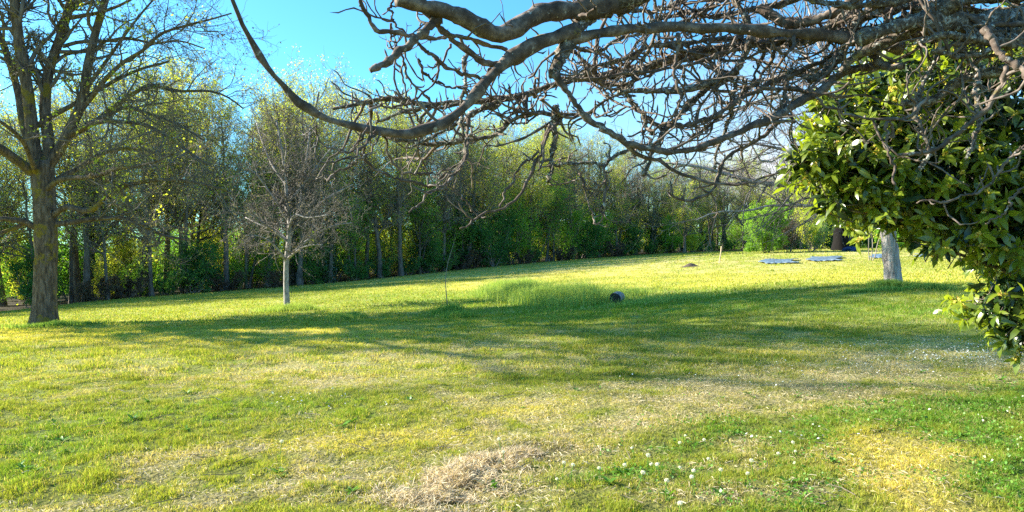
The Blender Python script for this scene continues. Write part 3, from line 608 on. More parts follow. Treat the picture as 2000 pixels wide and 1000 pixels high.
b(5.4,5.7,9,12,[(1300,243),(1324,241),(1373,231),(1415,213),(1471,185),(1520,161),(1583,133),(1640,100)],1.,0)
b(5.3,5.6,10,16,[(1205,180),(1240,178),(1296,184),(1345,182),(1397,164),(1436,140),(1453,108),(1460,70),(1453,31),(1425,-10)],1,1)
b(5.2,5.7,6,8,[(1100,155),(1160,158),(1233,150),(1296,143),(1345,133),(1415,108),(1485,84),(1540,74)],1,0)
b(5.6,5.4,10,7,[(1212,160),(1222,185),(1240,212),(1260,245),(1275,262)],1,1)
b(5.8,5.3,16,9,[(1440,140),(1390,170),(1355,199),(1324,234),(1292,276),(1275,308),(1256,343)],1,1)
b(5.1,5.1,7,7,[(1322,68),(1320,100),(1321,140),(1324,175),(1330,192)],.3)
b(5.3,5.5,7,8,[(1084,323),(1138,320),(1177,323),(1204,308),(1240,293),(1290,285)],1,1)
b(5.3,5.2,6,4,[(1182,322),(1184,356),(1183,392),(1177,412),(1165,408)],.7)
b(5.4,5.2,5,4,[(1135,335),(1150,365),(1168,371),(1183,353)],.6)
b(5.4,5.2,4,3,[(1142,359),(1147,392),(1165,428),(1177,422),(1175,405)],.4)
b(5.9,5.2,10,4,[(1520,238),(1485,269),(1455,290),(1419,314),(1410,329),(1398,362),(1377,386),(1350,396),(1323,389),(1302,372)],.8)
b(5.4,6.0,8,12,[(1100,162),(1150,140),(1200,120),(1260,100),(1330,95),(1400,80),(1450,70)],1.3,1)
b(5.4,6.0,7,8,[(1110,90),(1160,105),(1215,85),(1260,75),(1310,60),(1360,35),(1400,10),(1430,-20)],1.5,1)
b(5.6,5.9,7,8,[(1095,100),(1120,105),(1160,140),(1190,170),(1235,165)],1.2)
b(5.9,5.7,8,6,[(1440,150),(1430,200),(1418,250),(1408,290),(1395,330)],1.2,1)
b(5.9,5.6,7,5,[(1500,90),(1480,140),(1450,190),(1400,240),(1350,270)],1.2)
b(5.8,5.6,9,5,[(1545,135),(1542,165),(1535,195),(1528,220)],.8,1)
b(5.7,5.4,22,20,[(1480,15),(1545,45),(1590,38),(1640,18),(1670,-10)],.9,0)
b(5.8,5.6,20,24,[(1480,90),(1552,77),(1605,63),(1640,40),(1668,5),(1680,-30)],1,1)
b(5.6,5.5,16,24,[(1578,156),(1615,136),(1647,91),(1668,49),(1696,21),(1725,-15)],1,1)
b(5.4,5.1,16,40,[(1643,140),(1661,115),(1710,91),(1752,68),(1815,32),(1870,0)],1,1)
b(5.3,5.2,6,9,[(1757,56),(1735,42),(1718,18),(1708,-10)],.4)
b(5.5,5.1,14,24,[(1762,203),(1815,199),(1850,185),(1885,160),(1937,143),(2010,122),(2090,90)],.9,1)
b(4.6,4.3,13,17,[(1920,55),(1948,94),(1983,133),(2030,170)],.2)
b(4.8,4.6,7,13,[(1752,304),(1790,306),(1825,298),(1860,275),(1895,243),(1927,208),(1950,175),(1965,130)],.5)
b(4.9,4.9,5,8,[(1594,191),(1640,212),(1692,227),(1752,234),(1790,227),(1806,205),(1812,190)],.4)
b(4.6,4.5,4,7,[(1788,394),(1810,388),(1832,396),(1868,386),(1904,382),(1936,364),(1956,332),(1985,300),(2030,270)],1.2,0)
b(4.5,4.4,4,5,[(1922,435),(1952,416),(1964,404),(1985,385),(2020,360)],.8)
b(5.4,5.2,30,34,[(1720,60),(1800,70),(1880,60),(1960,70),(2060,80)],1,1)
b(5.5,5.4,26,36,[(1690,30),(1770,15),(1850,12),(1930,-5),(2050,-10)],1,1)
b(5.0,5.2,9,14,[(1830,95),(1880,85),(1930,60),(1980,45),(2060,40)],1,0)
b(5.2,5.2,10,20,[(1560,-10),(1620,10),(1690,15),(1760,0),(1850,-30)],1,1)
b(5.9,6.1,9,10,[(1180,0),(1240,20),(1300,15),(1360,-10)],1.6,1)
b(6.0,5.9,8,14,[(1250,60),(1330,30),(1400,35),(1470,20),(1540,5),(1600,-20)],1.6,1)
b(4.7,4.8,5,7,[(1745,270),(1735,240),(1748,330),(1752,360)][::-1],.5)
b(5.0,5.2,7,10,[(1800,330),(1810,280),(1790,230),(1800,170),(1830,110)],1,1)
b(4.9,5.1,8,12,[(1890,310),(1905,270),(1915,230),(1910,180),(1920,130)],1,1)
hub = W(2260, 120, 5.6)
rootM = empty("overhanging_tree", (float(hub[0])+.35, float(hub[1])+.25, float(zt(hub[0], hub[1]))), "gnarled leafless tree with lichened limbs hanging over the foreground from the right", "tree")
rng = np.random.default_rng(5)
b0 = np.array(rootM.location); tp = smooth_path(np.array([b0+[0, 0, -.2], b0+[.05, .02, .8], b0+[-.05, -.02, 1.8], (b0+[-.1, -.05, 2.6]), hub+[-.02, 0, .1], hub+[-.3, 0, .3]]), 16)
V, Fq = tubes(tp[None], np.array([.30, .25, .23, .22, .215, .21, .21, .21, .20, .20, .19, .19, .18, .17, .15, .02])[None], 16, rng, .03); mesh("trunk", V, Fq, M['limb'], rootM, True)
AP, AR, AW = [], [], []
K = 40
for d0, d1, w0, w1, pts, wt, lich, mid in MG:
    q = smooth_path(pts, K); t = np.linspace(0, 1, K); D = d0+(d1-d0)*t
    P = np.stack([W(a, c, d) for (a, c), d in zip(q[:, :2], D)]); Rr = (w0+(w1-w0)*t)*.88/2/F*D
    wob = np.cumsum(rng.normal(size=(K, 3)), axis=0); wob -= np.linspace(0, 1, K)[:, None]*wob[-1]; thin = np.clip(14/max(w0, w1), .4, 1)
    P = P + wob*.006*thin + rng.normal(size=(K, 3))*.0016
    kn = np.interp(np.arange(K), np.arange(0, K, 2), 1+.17*rng.normal(size=(K+1)//2)); bump = np.zeros(K); bump[rng.choice(K, 5, replace=False)] = .30
    Rr = Rr*np.clip(kn+bump*thin, .7, 1.5)
    AP.append(P); AR.append(Rr); AW.append(wt)
    P2 = np.vstack([P[:1]-(P[1]-P[0])*.01, P, P[-1:]+(P[-1]-P[-2])*.05])[None]; R2 = np.r_[.0004, Rr, .0004][None]
    V, Fq = tubes(P2, R2, 14 if max(w0, w1) > 18 else 8, rng, .12 if lich else .05)
    mesh("limb", V, Fq, M['limblichen'] if lich else M['limb'], rootM, True)
AP = np.array(AP); AR = np.array(AR); AW = np.array(AW)
cx = np.array([np.mean([p[0] for p in m[4]]) for m in MG]); dens = AW*np.where(cx < 1050, .55, np.where(cx < 1560, 1.25, 1.15))
cy = np.array([np.mean([p[1] for p in m[4]]) for m in MG]); dens = dens*np.where(cy > 235, .5, 1)
PL, RL = grow(rng, AP, AR, 120, .1, .95, (35, 75), .75, .35, 14, .24, .02, .5, .4, .1, weights=dens*(cx > 1000)+1e-6, absr=.0145, zbias=-.5)
_py = HZ+F*(CZ-PL[:, :, 2])/PL[:, :, 1]; _k = _py.max(1) < 370; PL, RL = PL[_k], RL[_k]
PA, RA = grow(rng, np.concatenate([AP]), AR, 560, .04, 1, (40, 85), .26, .5, 9, .28, .07, .5, .45, .1, weights=dens, absr=.0088)
PA2, RA2 = grow(rng, PL, RL, 330, .08, 1, (40, 80), .22, .5, 8, .28, .08, .5, .5, .1, absr=.0078)
PB, RB = grow(rng, np.concatenate([PA[:, ::2][:, :5], PA2[:, ::2][:, :4].repeat(1, 0)[:, [0, 1, 2, 3, 3]]]), np.concatenate([RA[:, ::2][:, :5], RA2[:, ::2][:, [0, 1, 2, 3, 3]]]), 950, .1, .98, (40, 80), .10, .5, 6, .28, .12, .5, .6, .1, absr=.0058)
PS, RS = grow(rng, AP, AR, 1400, .03, 1, (50, 90), .065, .5, 5, .25, .25, .5, .7, .0, weights=dens+.15, absr=.0062)
def budtip(Rr):
    Rr = Rr.copy(); Rr[:, -1] *= .25; Rr[:, -2] *= 1.35; return Rr*(1+.12*rng.normal(size=Rr.shape))
V, Fq = join([tubes(PL, RL*(1+.12*rng.normal(size=RL.shape)), 6, rng, .05)]); mesh("twigs", V, Fq, M['limb'], rootM, True)
V, Fq = join([tubes(PA, budtip(RA), 5, rng, .05), tubes(PA2, budtip(RA2), 5, rng, .05), tubes(PB, budtip(RB), 4, rng, .05), tubes(PS, budtip(RS), 5, rng, .08)]); mesh("spurs", V, Fq, M['spur'], rootM, True)
# lichen tufts crusting the limbs
lw = np.array([m[6] for m in MG], float)
i = rng.choice(len(MG), 9000, p=(lw*AR.mean(1)**.5)/(lw*AR.mean(1)**.5).sum()); k = rng.integers(0, K, 9000)
u = nrm(rng.normal(size=(9000, 3))); u[:, 2] = np.abs(u[:, 2])*.8+u[:, 2]*.2
ps = AP[i, k] + u*AR[i, k][:, None]*1.03 + rng.normal(size=(9000, 3))*.006; V, Fq = quads(rng, ps, .018, .7); mesh("lichen", V, Fq, leafmat('lichen', (.16,.15,.10), (.52,.52,.44), .1), rootM, rnd=rng.random(9000)*.8)
# ------------------------------------------------------------------ laurel
LV = np.array([[0,0,0],[.33,0,.02],[.68,0,.01],[1,0,-.06],[.28,.125,.04],[.64,.135,.035],[.28,-.125,.04],[.64,-.135,.035]], float)
LF = np.array([[0,1,4],[1,5,4],[1,2,5],[2,3,5],[0,6,1],[1,6,7],[1,7,2],[2,7,3]])
def leaves(rng, p, d, up, L):
    n = len(p); d = nrm(d); s = nrm(np.cross(up, d)); u = np.cross(d, s)
    V = p[:, None, :] + L[:, None, None]*(LV[None, :, 0:1]*d[:, None, :]+LV[None, :, 1:2]*s[:, None, :]*1.15+(LV[None, :, 2:3]-.14*LV[None, :, 0:1]**2)*u[:, None, :])
    return V.reshape(-1, 3), (LF[None]+(np.arange(n)*8)[:, None, None]).reshape(-1, 3)
def laurel():
    rng = np.random.default_rng(9)
    base = np.array([5.6, 7.0, float(zt(5.6, 7.0))])
    root = empty("laurel_bush", tuple(base), "big glossy evergreen laurel with yellow blossom at the right edge", "bush")
    # lobes: (px, py, depth, rx, ry, rz metres)
    lobes = [(1880,260,5.4,.85,.9,.70),(1760,330,5.3,.62,.7,.55),(1680,290,5.2,.45,.5,.50),(1640,320,5.1,.38,.4,.26),(1705,385,5.1,.34,.5,.18),(1850,400,5.3,.65,.7,.30),(1990,400,5.2,.6,.8,.55),
             (1730,190,5.6,.45,.5,.30),(1860,130,5.9,.6,.5,.28),(1985,455,5.2,.40,.5,.26),(1960,590,4.8,.26,.35,.20),(2020,640,4.7,.30,.3,.22),(1830,475,5.0,.26,.3,.06),(2050,250,5.4,.8,.8,1.0),(1590,310,5.0,.16,.2,.10),(1572,318,5.0,.12,.15,.08),(1640,240,5.3,.22,.3,.2),(1660,190,5.4,.2,.3,.15),(1625,395,5.0,.12,.2,.08),(1800,90,5.9,.5,.4,.2),(1950,100,5.9,.5,.4,.3),(2080,520,5.4,.6,.7,.6)]
    SL = 1.25; lc = np.array([W(a, c, d*SL) for a, c, d, *_ in lobes]); lr = np.array([l[3:] for l in lobes])*SL; vol = lr.prod(1)**.6; vol /= vol.sum()
    n = 1700; i = rng.choice(len(lobes), n, p=vol); u = nrm(rng.normal(size=(n, 3))); rad = (1-.35*rng.random(n)**1.5)[:, None]
    p = lc[i] + u*lr[i]*rad; p += rng.normal(size=(n, 3))*.04
    ax = nrm(u*np.array([1, 1, .8]) + np.array([-.35, -.25, .15]) + rng.normal(size=(n, 3))*.35)
    m = 9; ang = (np.arange(m)*2.4)[None, :]+rng.random((n, 1))*6.28; el = np.radians(25+55*(np.arange(m)/m))[None, ::-1]
    s = nrm(np.cross(ax, np.array([.2, .1, 1.]))); t = np.cross(ax, s)
    d = ax[:, None, :]*np.cos(el)[..., None]+(s[:, None, :]*np.cos(ang)[..., None]+t[:, None, :]*np.sin(ang)[..., None])*np.sin(el)[..., None]
    d = d + rng.normal(size=d.shape)*.32; d[..., 2] -= .12
    q = (p[:, None, :]+ax[:, None, :]*(np.linspace(-.10, .03, m)[None, :, None])).reshape(-1, 3); d = d.reshape(-1, 3)
    upv = np.repeat(ax, m, 0)+rng.normal(size=d.shape)*.2+np.array([0, 0, .5]); L = (.12*(.35+1.0*rng.random(len(q))))
    V, Fq = leaves(rng, q, d, upv, L); rn = np.repeat(np.clip(rng.random(len(q))*.4+np.repeat(rng.random(n), m)*.5, 0, 1), 8)
    mesh("foliage", V, Fq, M['laurel'], root, True, rnd=rn)
    # inner leaves, coloured near black to paint the shade inside the bush
    n2 = 9000; i = rng.choice(len(lobes), n2, p=vol); u = nrm(rng.normal(size=(n2, 3))); q = lc[i]+u*lr[i]*(.78*rng.random(n2)**.5)[:, None]
    V, Fq = leaves(rng, q, rng.normal(size=(n2, 3)), rng.normal(size=(n2, 3))+[0, 0, .5], .13*(.7+.6*rng.random(n2))); mesh("inner_foliage", V, Fq, M['laurelshade'], root, rnd=np.repeat(rng.random(n2), 8))
    # shoots to the lobes and main stems
    parts = []
    for c, r in zip(lc, lr):
        k = smooth_path(np.array([base+rng.normal(size=3)*[.2, .2, 0], base+(c-base)*[.08, .08, .62]+rng.normal(size=3)*.08, c-[0, 0, .3*r[2]], c]), 10); parts.append(tubes(k[None], np.linspace(.035, .008, 10)[None], 7, rng, .04))
    V, Fq = join(parts); mesh("stems", V, Fq, M['limb'], root, True)
    j = np.arange(n); cen = lc[rng.choice(len(lobes), n, p=vol)]; PP = np.stack([p-ax*.30+rng.normal(size=p.shape)*.03, p-ax*.12, p+ax*.03], 1); V, Fq = tubes(PP, np.tile([.005, .004, .0025], (n, 1)), 4, rng); mesh("shoots", V, Fq, M['spur'], root)
    # blossom: tight little clusters at the leaf bases
    f = rng.choice(n, 800, replace=False); nb = 16; c = np.repeat(p[f], nb, 0)+np.repeat(ax[f], nb, 0)*((rng.random((800*nb, 1))-.5)*.07)+nrm(rng.normal(size=(800*nb, 3)))*.016
    V, Fq = quads(rng, c, .024, .9); V2, F2 = quads(rng, c, .024, .9); V, Fq = join([(V, Fq), (V2, F2)]); mesh("blossom", V, Fq, M['flower'], root, rnd=rng.random(len(Fq))*.8)
laurel()
# ------------------------------------------------------------------ shrubs and small trees at the right
def place_single(root, px, py, s=1, label=None, cat=None, D=None):
    g = ground_at(px, py) if D is None else np.array([(px-1000)/F*D, D, float(zt((px-1000)/F*D, D))])
    root.location = tuple(g); root.scale = (s, s, s); tag(root, label, cat); return g
o = shrub_mesh(401, 3.0, 4.2, leafmat('bright willow leaves', (.16,.33,.05), (.34,.52,.09), .5), 34000, ls=.10, name="round_bush", stems=12, low=.05); place_single(o, 1497, 496, 1, "rounded bright green bush beside the blue sheets", "bush", 51)
o = shrub_mesh(402, 2.9, 1.9, M['brown'], 3500, ls=.07, name="bare_bush", stems=7); place_single(o, 1541, 494, 1, "dark purplish-brown bush just right of the bright green one", "bush", 51.5)
o = shrub_mesh(403, 2.0, 3.0, M['deep'], 3000, ls=.07, name="low_bush", stems=10); place_single(o, 1583, 493, 1, "low dark twiggy bush left of the dark trunk", "bush", 51)
o = shrub_mesh(404, 4.2, 4.0, M['spring'], 7000, ls=.12, name="yellow_bush"); place_single(o, 1592, 490, 1, "yellow-green bush showing behind the low dark bush", "bush", 60)
o = shrub_mesh(405, 2.6, 3.2, M['spring'], 6000, ls=.12, name="yellow_bush"); place_single(o, 1352, 492, 1, "small yellow bush in front of the wood right of the little tree", "bush", 93)
o = shrub_mesh(406, 4.4, 5.5, M['green'], 9000, ls=.14, name="green_bush"); place_single(o, 1300, 494, 1, "broad green bush left of the little orchard tree", "bush", 92)
o = shrub_mesh(407, 3.0, 2.2, M['spring'], 1500, ls=.08, name="young_tree", stems=3, low=.4); place_single(o, 1700, 503, 1, "sapling with thin pale leaves standing before the blue sheet", "tree", 38)
o = shrub_mesh(408, 3.2, 6, M['spring'], 5000, ls=.14, name="pale_bush"); place_single(o, 1830, 490, 1, "pale green bush behind the fissured trunk", "bush", 70)
o = shrub_mesh(409, 3.0, 5, M['green'], 5000, ls=.14, name="far_bush"); place_single(o, 1740, 489, 1, "green bush far behind the dark trunk", "bush", 74)
o = forest_tree(500, 7.5, 'light'); o.name = "orchard_tree"; place_single(o, 1336, 494, 1, "small round-crowned orchard tree alone before the wood", "tree", 88)
# dark trunk with blue bundle
g = W(1643, 489, 53.0); g[2] = zt(g[0], g[1]); root = empty("dark_tree", tuple(g), "tree with very dark thick trunk beside the blue bundle", "tree"); rng = np.random.default_rng(55)
t = np.linspace(0, 1, 12); P0 = np.stack([g[0]-.1*t, g[1]+0*t, g[2]-.1+t*8.5], 1)[None]; R0 = (.58*(1-.75*t)*(1+.25*np.exp(-t*18)))[None]
P1, R1 = grow(rng, P0, R0, 22, .28, 1, (40, 75), 4.2, .25, 8, .15, .06, .4, .25, .4); P2, R2 = grow(rng, P1, R1, 260, .15, 1, (30, 60), 1.7, .3, 6, .2, .05, .5, .3, .3, rmin=.015); P3, R3 = grow(rng, P2, R2, 1500, .1, 1, (30, 60), .8, .3, 5, .2, .03, .6, .4, .2, rmin=.009)
V, Fq = join([tubes(P0, R0, 14, rng, .05), tubes(P1, R1, 6, rng)]); mesh("trunk", V, Fq, M['dark'], root, True)
V, Fq = join([tubes(P2, R2, 4, rng), tubes(P3, R3, 3, rng)]); mesh("branches", V, Fq, M['graytwig'], root)
ps = along(rng, P3, 6000, .15); V, Fq = quads(rng, ps, .12, .6); mesh("foliage", V, Fq, M['spring'], root, rnd=rng.random(6000)*.6)
# ------------------------------------------------------------------ small things on the lawn
def grid_sheet(name, px0, px1, py0, py1, mat, label, cat, seed, th=.03, amp=.06, n=(40, 14)):
    """a crumpled sheet lying on the ground between the given far and near edges"""
    rng = np.random.default_rng(seed); A = [ground_at(px0, py1), ground_at(px1, py1-1), ground_at(px1, py0), ground_at(px0, py0+1)]
    u, v = np.meshgrid(np.linspace(0, 1, n[0]), np.linspace(0, 1, n[1]), indexing='ij'); u = u.ravel()[:, None]; v = v.ravel()[:, None]
    P = A[0]*(1-u)*(1-v)+A[1]*u*(1-v)+A[2]*u*v+A[3]*(1-u)*v
    ew = .035*np.sin(u*7+seed)+.02*np.sin(u*31); P[:, 1:2] += ew*(v-.5)*4; P[:, 0:1] += .2*np.sin(v*7+seed)
    z = zt(P[:, 0], P[:, 1])+th+amp*(fbm(P[:, 0], P[:, 1], .9, seed)+np.abs(fbm(P[:, 0], P[:, 1]*2, .35, seed+5)-.5)); P[:, 2] = z
    i = (np.arange(n[0]-1)[:, None]*n[1]+np.arange(n[1]-1)[None, :]).ravel(); Fq = np.stack([i, i+n[1], i+n[1]+1, i+1], 1)
    loc = P.mean(0); bot = P.copy(); bot[:, 2] -= .02; nn = len(P)
    rim = np.r_[np.arange(n[1]), np.arange(1, n[0])*n[1]+n[1]-1, ((n[0]-1)*n[1]+np.arange(n[1]-2, -1, -1)), np.arange(n[0]-2, 0, -1)*n[1]]; r2 = np.roll(rim, -1)
    o = mesh(name, np.vstack([P, bot]), [Fq, Fq[:, ::-1]+nn, np.stack([rim, r2, r2+nn, rim+nn], 1)], mat, smooth=True, loc=tuple(loc)); return tag(o, label, cat, "blue sheets laid on the ground")
M['tarp'] = plain('blue plastic sheet', (.05,.09,.14), (.24,.31,.38), 7, .35, .5, .5)
grid_sheet("plastic_sheet", 1488, 1553, 508, 517, M['tarp'], "leftmost blue plastic sheet lying near the bright green bush", "plastic sheet", 1, amp=.10)
grid_sheet("plastic_sheet", 1580, 1640, 503, 512, M['tarp'], "blue plastic sheet lying below the dark trunk", "plastic sheet", 2, amp=.10)
grid_sheet("plastic_sheet", 1704, 1732, 499, 506, M['tarp'], "blue plastic sheet just left of the fissured trunk", "plastic sheet", 3, amp=.12)
grid_sheet("plastic_sheet", 1792, 1812, 498, 503, M['tarp'], "small blue plastic sheet right of the fissured trunk", "plastic sheet", 4, amp=.1)
# blue folded bundle at the dark trunk
rng = np.random.default_rng(66); g = W(1659, 488, 50.5); g[2] = zt(g[0], g[1])
a, c = np.meshgrid(np.linspace(0, np.pi, 13), np.linspace(0, 2*np.pi, 20, endpoint=False), indexing='ij')
rr = 1+.28*np.sin(3*c+2*a)+.15*rng.normal(size=a.shape); V = np.stack([g[0]+.45*rr*np.sin(a)*np.cos(c), g[1]+.3*rr*np.sin(a)*np.sin(c), g[2]+.10+.15*rr*np.cos(a)+.08*np.sin(5*c)*np.sin(a)], -1).reshape(-1, 3)
i = np.arange(12)[:, None]*20; j = np.arange(20)[None]; Fq = np.stack([i+j, i+20+j, i+20+(j+1) % 20, i+(j+1) % 20], -1).reshape(-1, 4)
tag(mesh("tarpaulin_bundle", V, Fq, plain('bright blue tarpaulin', (.006,.02,.10), (.02,.06,.22), 6, .4, .4), smooth=False, loc=tuple(g)), "crumpled bright blue tarpaulin at the foot of the dark trunk", "tarpaulin")
# log
g = ground_at(1201, 594); rng = np.random.default_rng(8); ax = nrm(np.array([.35, .93, .04])); S = 22; K = 10; t = np.linspace(0, 1, K)
P = (g+[0, -.05, .16])+np.outer(t*.55, ax); th = np.arange(S)*2*np.pi/S; prof = 1+.05*np.sin(3*th+1)+.03*rng.normal(size=S)
U = nrm(np.cross(ax, [0, 0, 1.])); V3 = np.cross(U, ax); ring = (np.cos(th)[:, None]*U+np.sin(th)[:, None]*V3)*prof[:, None]
root = empty("log", tuple(g), "short cut log with dark end facing the camera, lying beyond the tall grass", "log")
V = (P[:, None, :]+ring[None]*.165).reshape(-1, 3); i = np.arange(K-1)[:, None]*S; j = np.arange(S)[None]; Fq = np.stack([i+j, i+(j+1) % S, i+S+(j+1) % S, i+S+j], -1).reshape(-1, 4); mesh("bark", V, Fq, M['pale'], root, True)
for nm, pp, sgn, rr in (("cut_end", P[0], -1, .163), ("cut_end", P[-1], 1, .163)):
    rings = [ring*rr*q+pp+ax*sgn*.004*(1-q) for q in (1, .8, .45, .15)]; V = np.vstack(rings+[pp[None]+ax*sgn*.004]); Fs = [np.stack([k*S+np.arange(S), k*S+(np.arange(S)+1) % S, (k+1)*S+(np.arange(S)+1) % S, (k+1)*S+np.arange(S)], 1) for k in range(3)]
    mesh(nm, V, [np.vstack(Fs), np.stack([3*S+np.arange(S), 3*S+(np.arange(S)+1) % S, np.full(S, 4*S)], 1)], plain('dark end grain', (.012,.010,.009), (.04,.032,.025), 20), root)  # end faces coloured much darker than the bark
# sapling and stake
rng = np.random.default_rng(12); g = ground_at(876, 614); D = g[1]
root = empty("sapling", tuple(g), "thin leafless sapling leaning right in the middle of the lawn", "sapling")
q = smooth_path([W(876, 618, D), W(872, 575, D), W(870, 545, D), W(874, 518, D), W(880, 495, D), W(887, 474, D)], 14); V, Fq = tubes(q[None], np.linspace(.016, .006, 14)[None], 7, rng, .05); mesh("stem", V, Fq, M['twig'], root, True)
PA_, RA_ = grow(rng, q[None], np.full((1, 14), .01), 9, .3, .9, (40, 70), .22, .3, 5, .15, .1, .5, .4, .3, absr=.004); V, Fq = tubes(PA_, RA_, 4, rng); mesh("twigs", V, Fq, M['twig'], root)
g = ground_at(1405, 514); D = g[1]; q = np.array([W(1405, 516, D), W(1406, 505, D), W(1408, 494, D), W(1409, 481, D)]); V, Fq = tubes(np.vstack([q, q[-1:]+[0, 0, .005]])[None], np.array([.035, .035, .034, .033, .0])[None], 8, rng); tag(mesh("stake", V, Fq, M['cut'], smooth=True, loc=tuple(g)), "thin pale wooden stake standing upright on the far lawn", "stake")
# molehill of dug earth
g = ground_at(1348, 521); n = 26; a, c = np.meshgrid(np.linspace(0, 1, n), np.linspace(0, 2*np.pi, 40, endpoint=False), indexing='ij')
X = g[0]+a*.8*np.cos(c); Y = g[1]+a*.5*np.sin(c); Z = zt(X, Y)-.03+.17*np.exp(-(a*2.0)**2)*(.5+fbm(X, Y, .4, 5))+.05*(fbm(X, Y, .15, 6)-.4)*(1-a)
i = np.arange(n-1)[:, None]*40; j = np.arange(40)[None]; Fq = np.stack([i+j, i+40+j, i+40+(j+1) % 40, i+(j+1) % 40], -1).reshape(-1, 4)
tag(mesh("earth_mound", np.stack([X, Y, Z], -1).reshape(-1, 3), Fq, plain('dug earth', (.05,.035,.025), (.15,.11,.08), 9), loc=tuple(g)), "small heap of dug brown earth on the far lawn", "mound")
# ------------------------------------------------------------------ grass
def blades(rng, x, y, h, wd, rgb=None, rnd=None, lean=.45, z=None, droop=.35):
    n = len(x); z = zb(x, y)-.005 if z is None else z; a = rng.random(n)*6.283; ln = np.abs(rng.normal(size=n))*lean*h; b_ = rng.random(n)*6.283
    p = np.stack([x, y, z], 1); s = np.stack([np.cos(b_), np.sin(b_), 0*b_], 1)*(wd/2)[:, None] if np.ndim(wd) else np.stack([np.cos(b_), np.sin(b_), 0*b_], 1)*wd/2
    d = np.stack([np.cos(a)*ln, np.sin(a)*ln, 0*a], 1); up = np.stack([0*a, 0*a, h], 1)
    m = p+d*.4+up*.6; t = p+d*(1+droop)+up
    V = np.stack([p-s, p+s, m+s*.75, m-s*.75, t], 1).reshape(-1, 3); o = (np.arange(n)*5)[:, None]
    return V, [o+np.array([[0, 1, 2, 3]]), o+np.array([[3, 2, 4]])]
def scatter(rng, n, d0, d1, power=1.0, m=1.12):
    u = rng.random(n); d = (d0**power+(d1**power-d0**power)*u)**(1/power); px = 1000+(rng.random(n)-.5)*2000*m
    return (px-1000)/F*d, d
def lawn_grass():
    rng = np.random.default_rng(1000); VV, FQ, FT, CC, c0 = [], [], [], [], 0
    for n, d0, d1, pw, h0, w0 in [(520000, 3.7, 9.5, 1.3, .027, .0042), (380000, 9.0, 20, 1.2, .040, .009), (160000, 19, 45, 1.2, .055, .022), (60000, 44, 92, 1.2, .07, .05)]:
        x, y = scatter(rng, n, d0, d1, pw); rgb, dry, yel, lush, n3 = lawn_rgb(x, y); ed = edge_dist(x, y)
        keep = (rng.random(n) > dry*.62) & (ed < .8); tuft = fbm(x, y, .35, 77, 2)
        if d0 < 15:
            cs = .055 if d0 < 9 else .11; cl = vnoise(x/cs, y/cs, 31)*.6+vnoise(x/cs/2.7, y/cs/2.7, 32)*.55; keep &= rng.random(n) < np.clip((cl-.33)*3.2, .12, 1); cb = np.clip((cl-.35)*2.2, 0, 1)
        else: cb = np.full(n, .5)
        h = h0*(.6+.8*cb)*(.55+.7*rng.random(n)+.9*lush*rng.random(n)+.8*np.clip(tuft-.52, 0, 1)*3)*(1-.35*dry)*(1-.3*yel)
        ll = seg_gauss(1000+F*x/y, HZ+F*(CZ-zt(x, y))/y, [(-80, 960), (60, 968), (190, 915), (290, 880), (400, 865)], 70, 20); h = h*(1+.5*ll*(y < 8))
        rgb = rgb*(.62+.66*rng.random(n)+.1*cb)[:, None]; pick = rng.random(n); rgb = np.where((pick < .10+.3*dry+.25*yel)[:, None], STRAW*(.7+.5*rng.random(n))[:, None], rgb); rgb = np.where((pick > .93)[:, None], LUSH*1.1, rgb)
        x, y, h, rgb = x[keep], y[keep], h[keep], rgb[keep]
        V, Fs = blades(rng, x, y, h, w0*(.7+.6*rng.random(len(x))), lean=.75)
        VV.append(V); FQ.append(Fs[0]+c0); FT.append(Fs[1]+c0); CC.append(rgb); c0 += len(V)
    C = np.vstack(CC); tag(mesh("grass", np.vstack(VV), [np.vstack(FQ), np.vstack(FT)], M['grass'], rgb=np.vstack([C, C])), "mown yellow-green grass covering the lawn", "grass", kind="stuff")
lawn_grass()
def strands(rng, p, L, wd, flat=.85):
    n = len(p); a = rng.random(n)*6.283; d = np.stack([np.cos(a), np.sin(a), rng.normal(size=n)*(1-flat)], 1); L = L*(.4+1.0*rng.random(n)); s = np.stack([-np.sin(a), np.cos(a), rng.normal(size=n)*.5], 1)*wd/2
    e = p+d*L[:, None]; m = (p+e)/2+np.stack([0*a, 0*a, rng.random(n)*L*.25], 1)
    V = np.stack([p-s, p+s, m+s, m-s, e], 1).reshape(-1, 3); o = (np.arange(n)*5)[:, None]; return V, [o+np.array([[0, 1, 2, 3]]), o+np.array([[3, 2, 4]])]
rng = np.random.default_rng(1001)
x, y = scatter(rng, 150000, 3.7, 14, 1.2); dry, yel, lush, n1, n3 = lawn_masks(x, y); k = rng.random(len(x)) < (dry*.9+yel*.25); x, y = x[k], y[k]
V, Fs = strands(rng, np.stack([x, y, zb(x, y)+.006+.03*rng.random(len(x))], 1), .055, .0032); r_ = rng.random(len(x))
tag(mesh("dry_clippings", V, Fs, M['straw'], rnd=np.r_[r_, r_]*.8), "scattered tan dry grass clippings on the lawn", "clippings", kind="stuff")
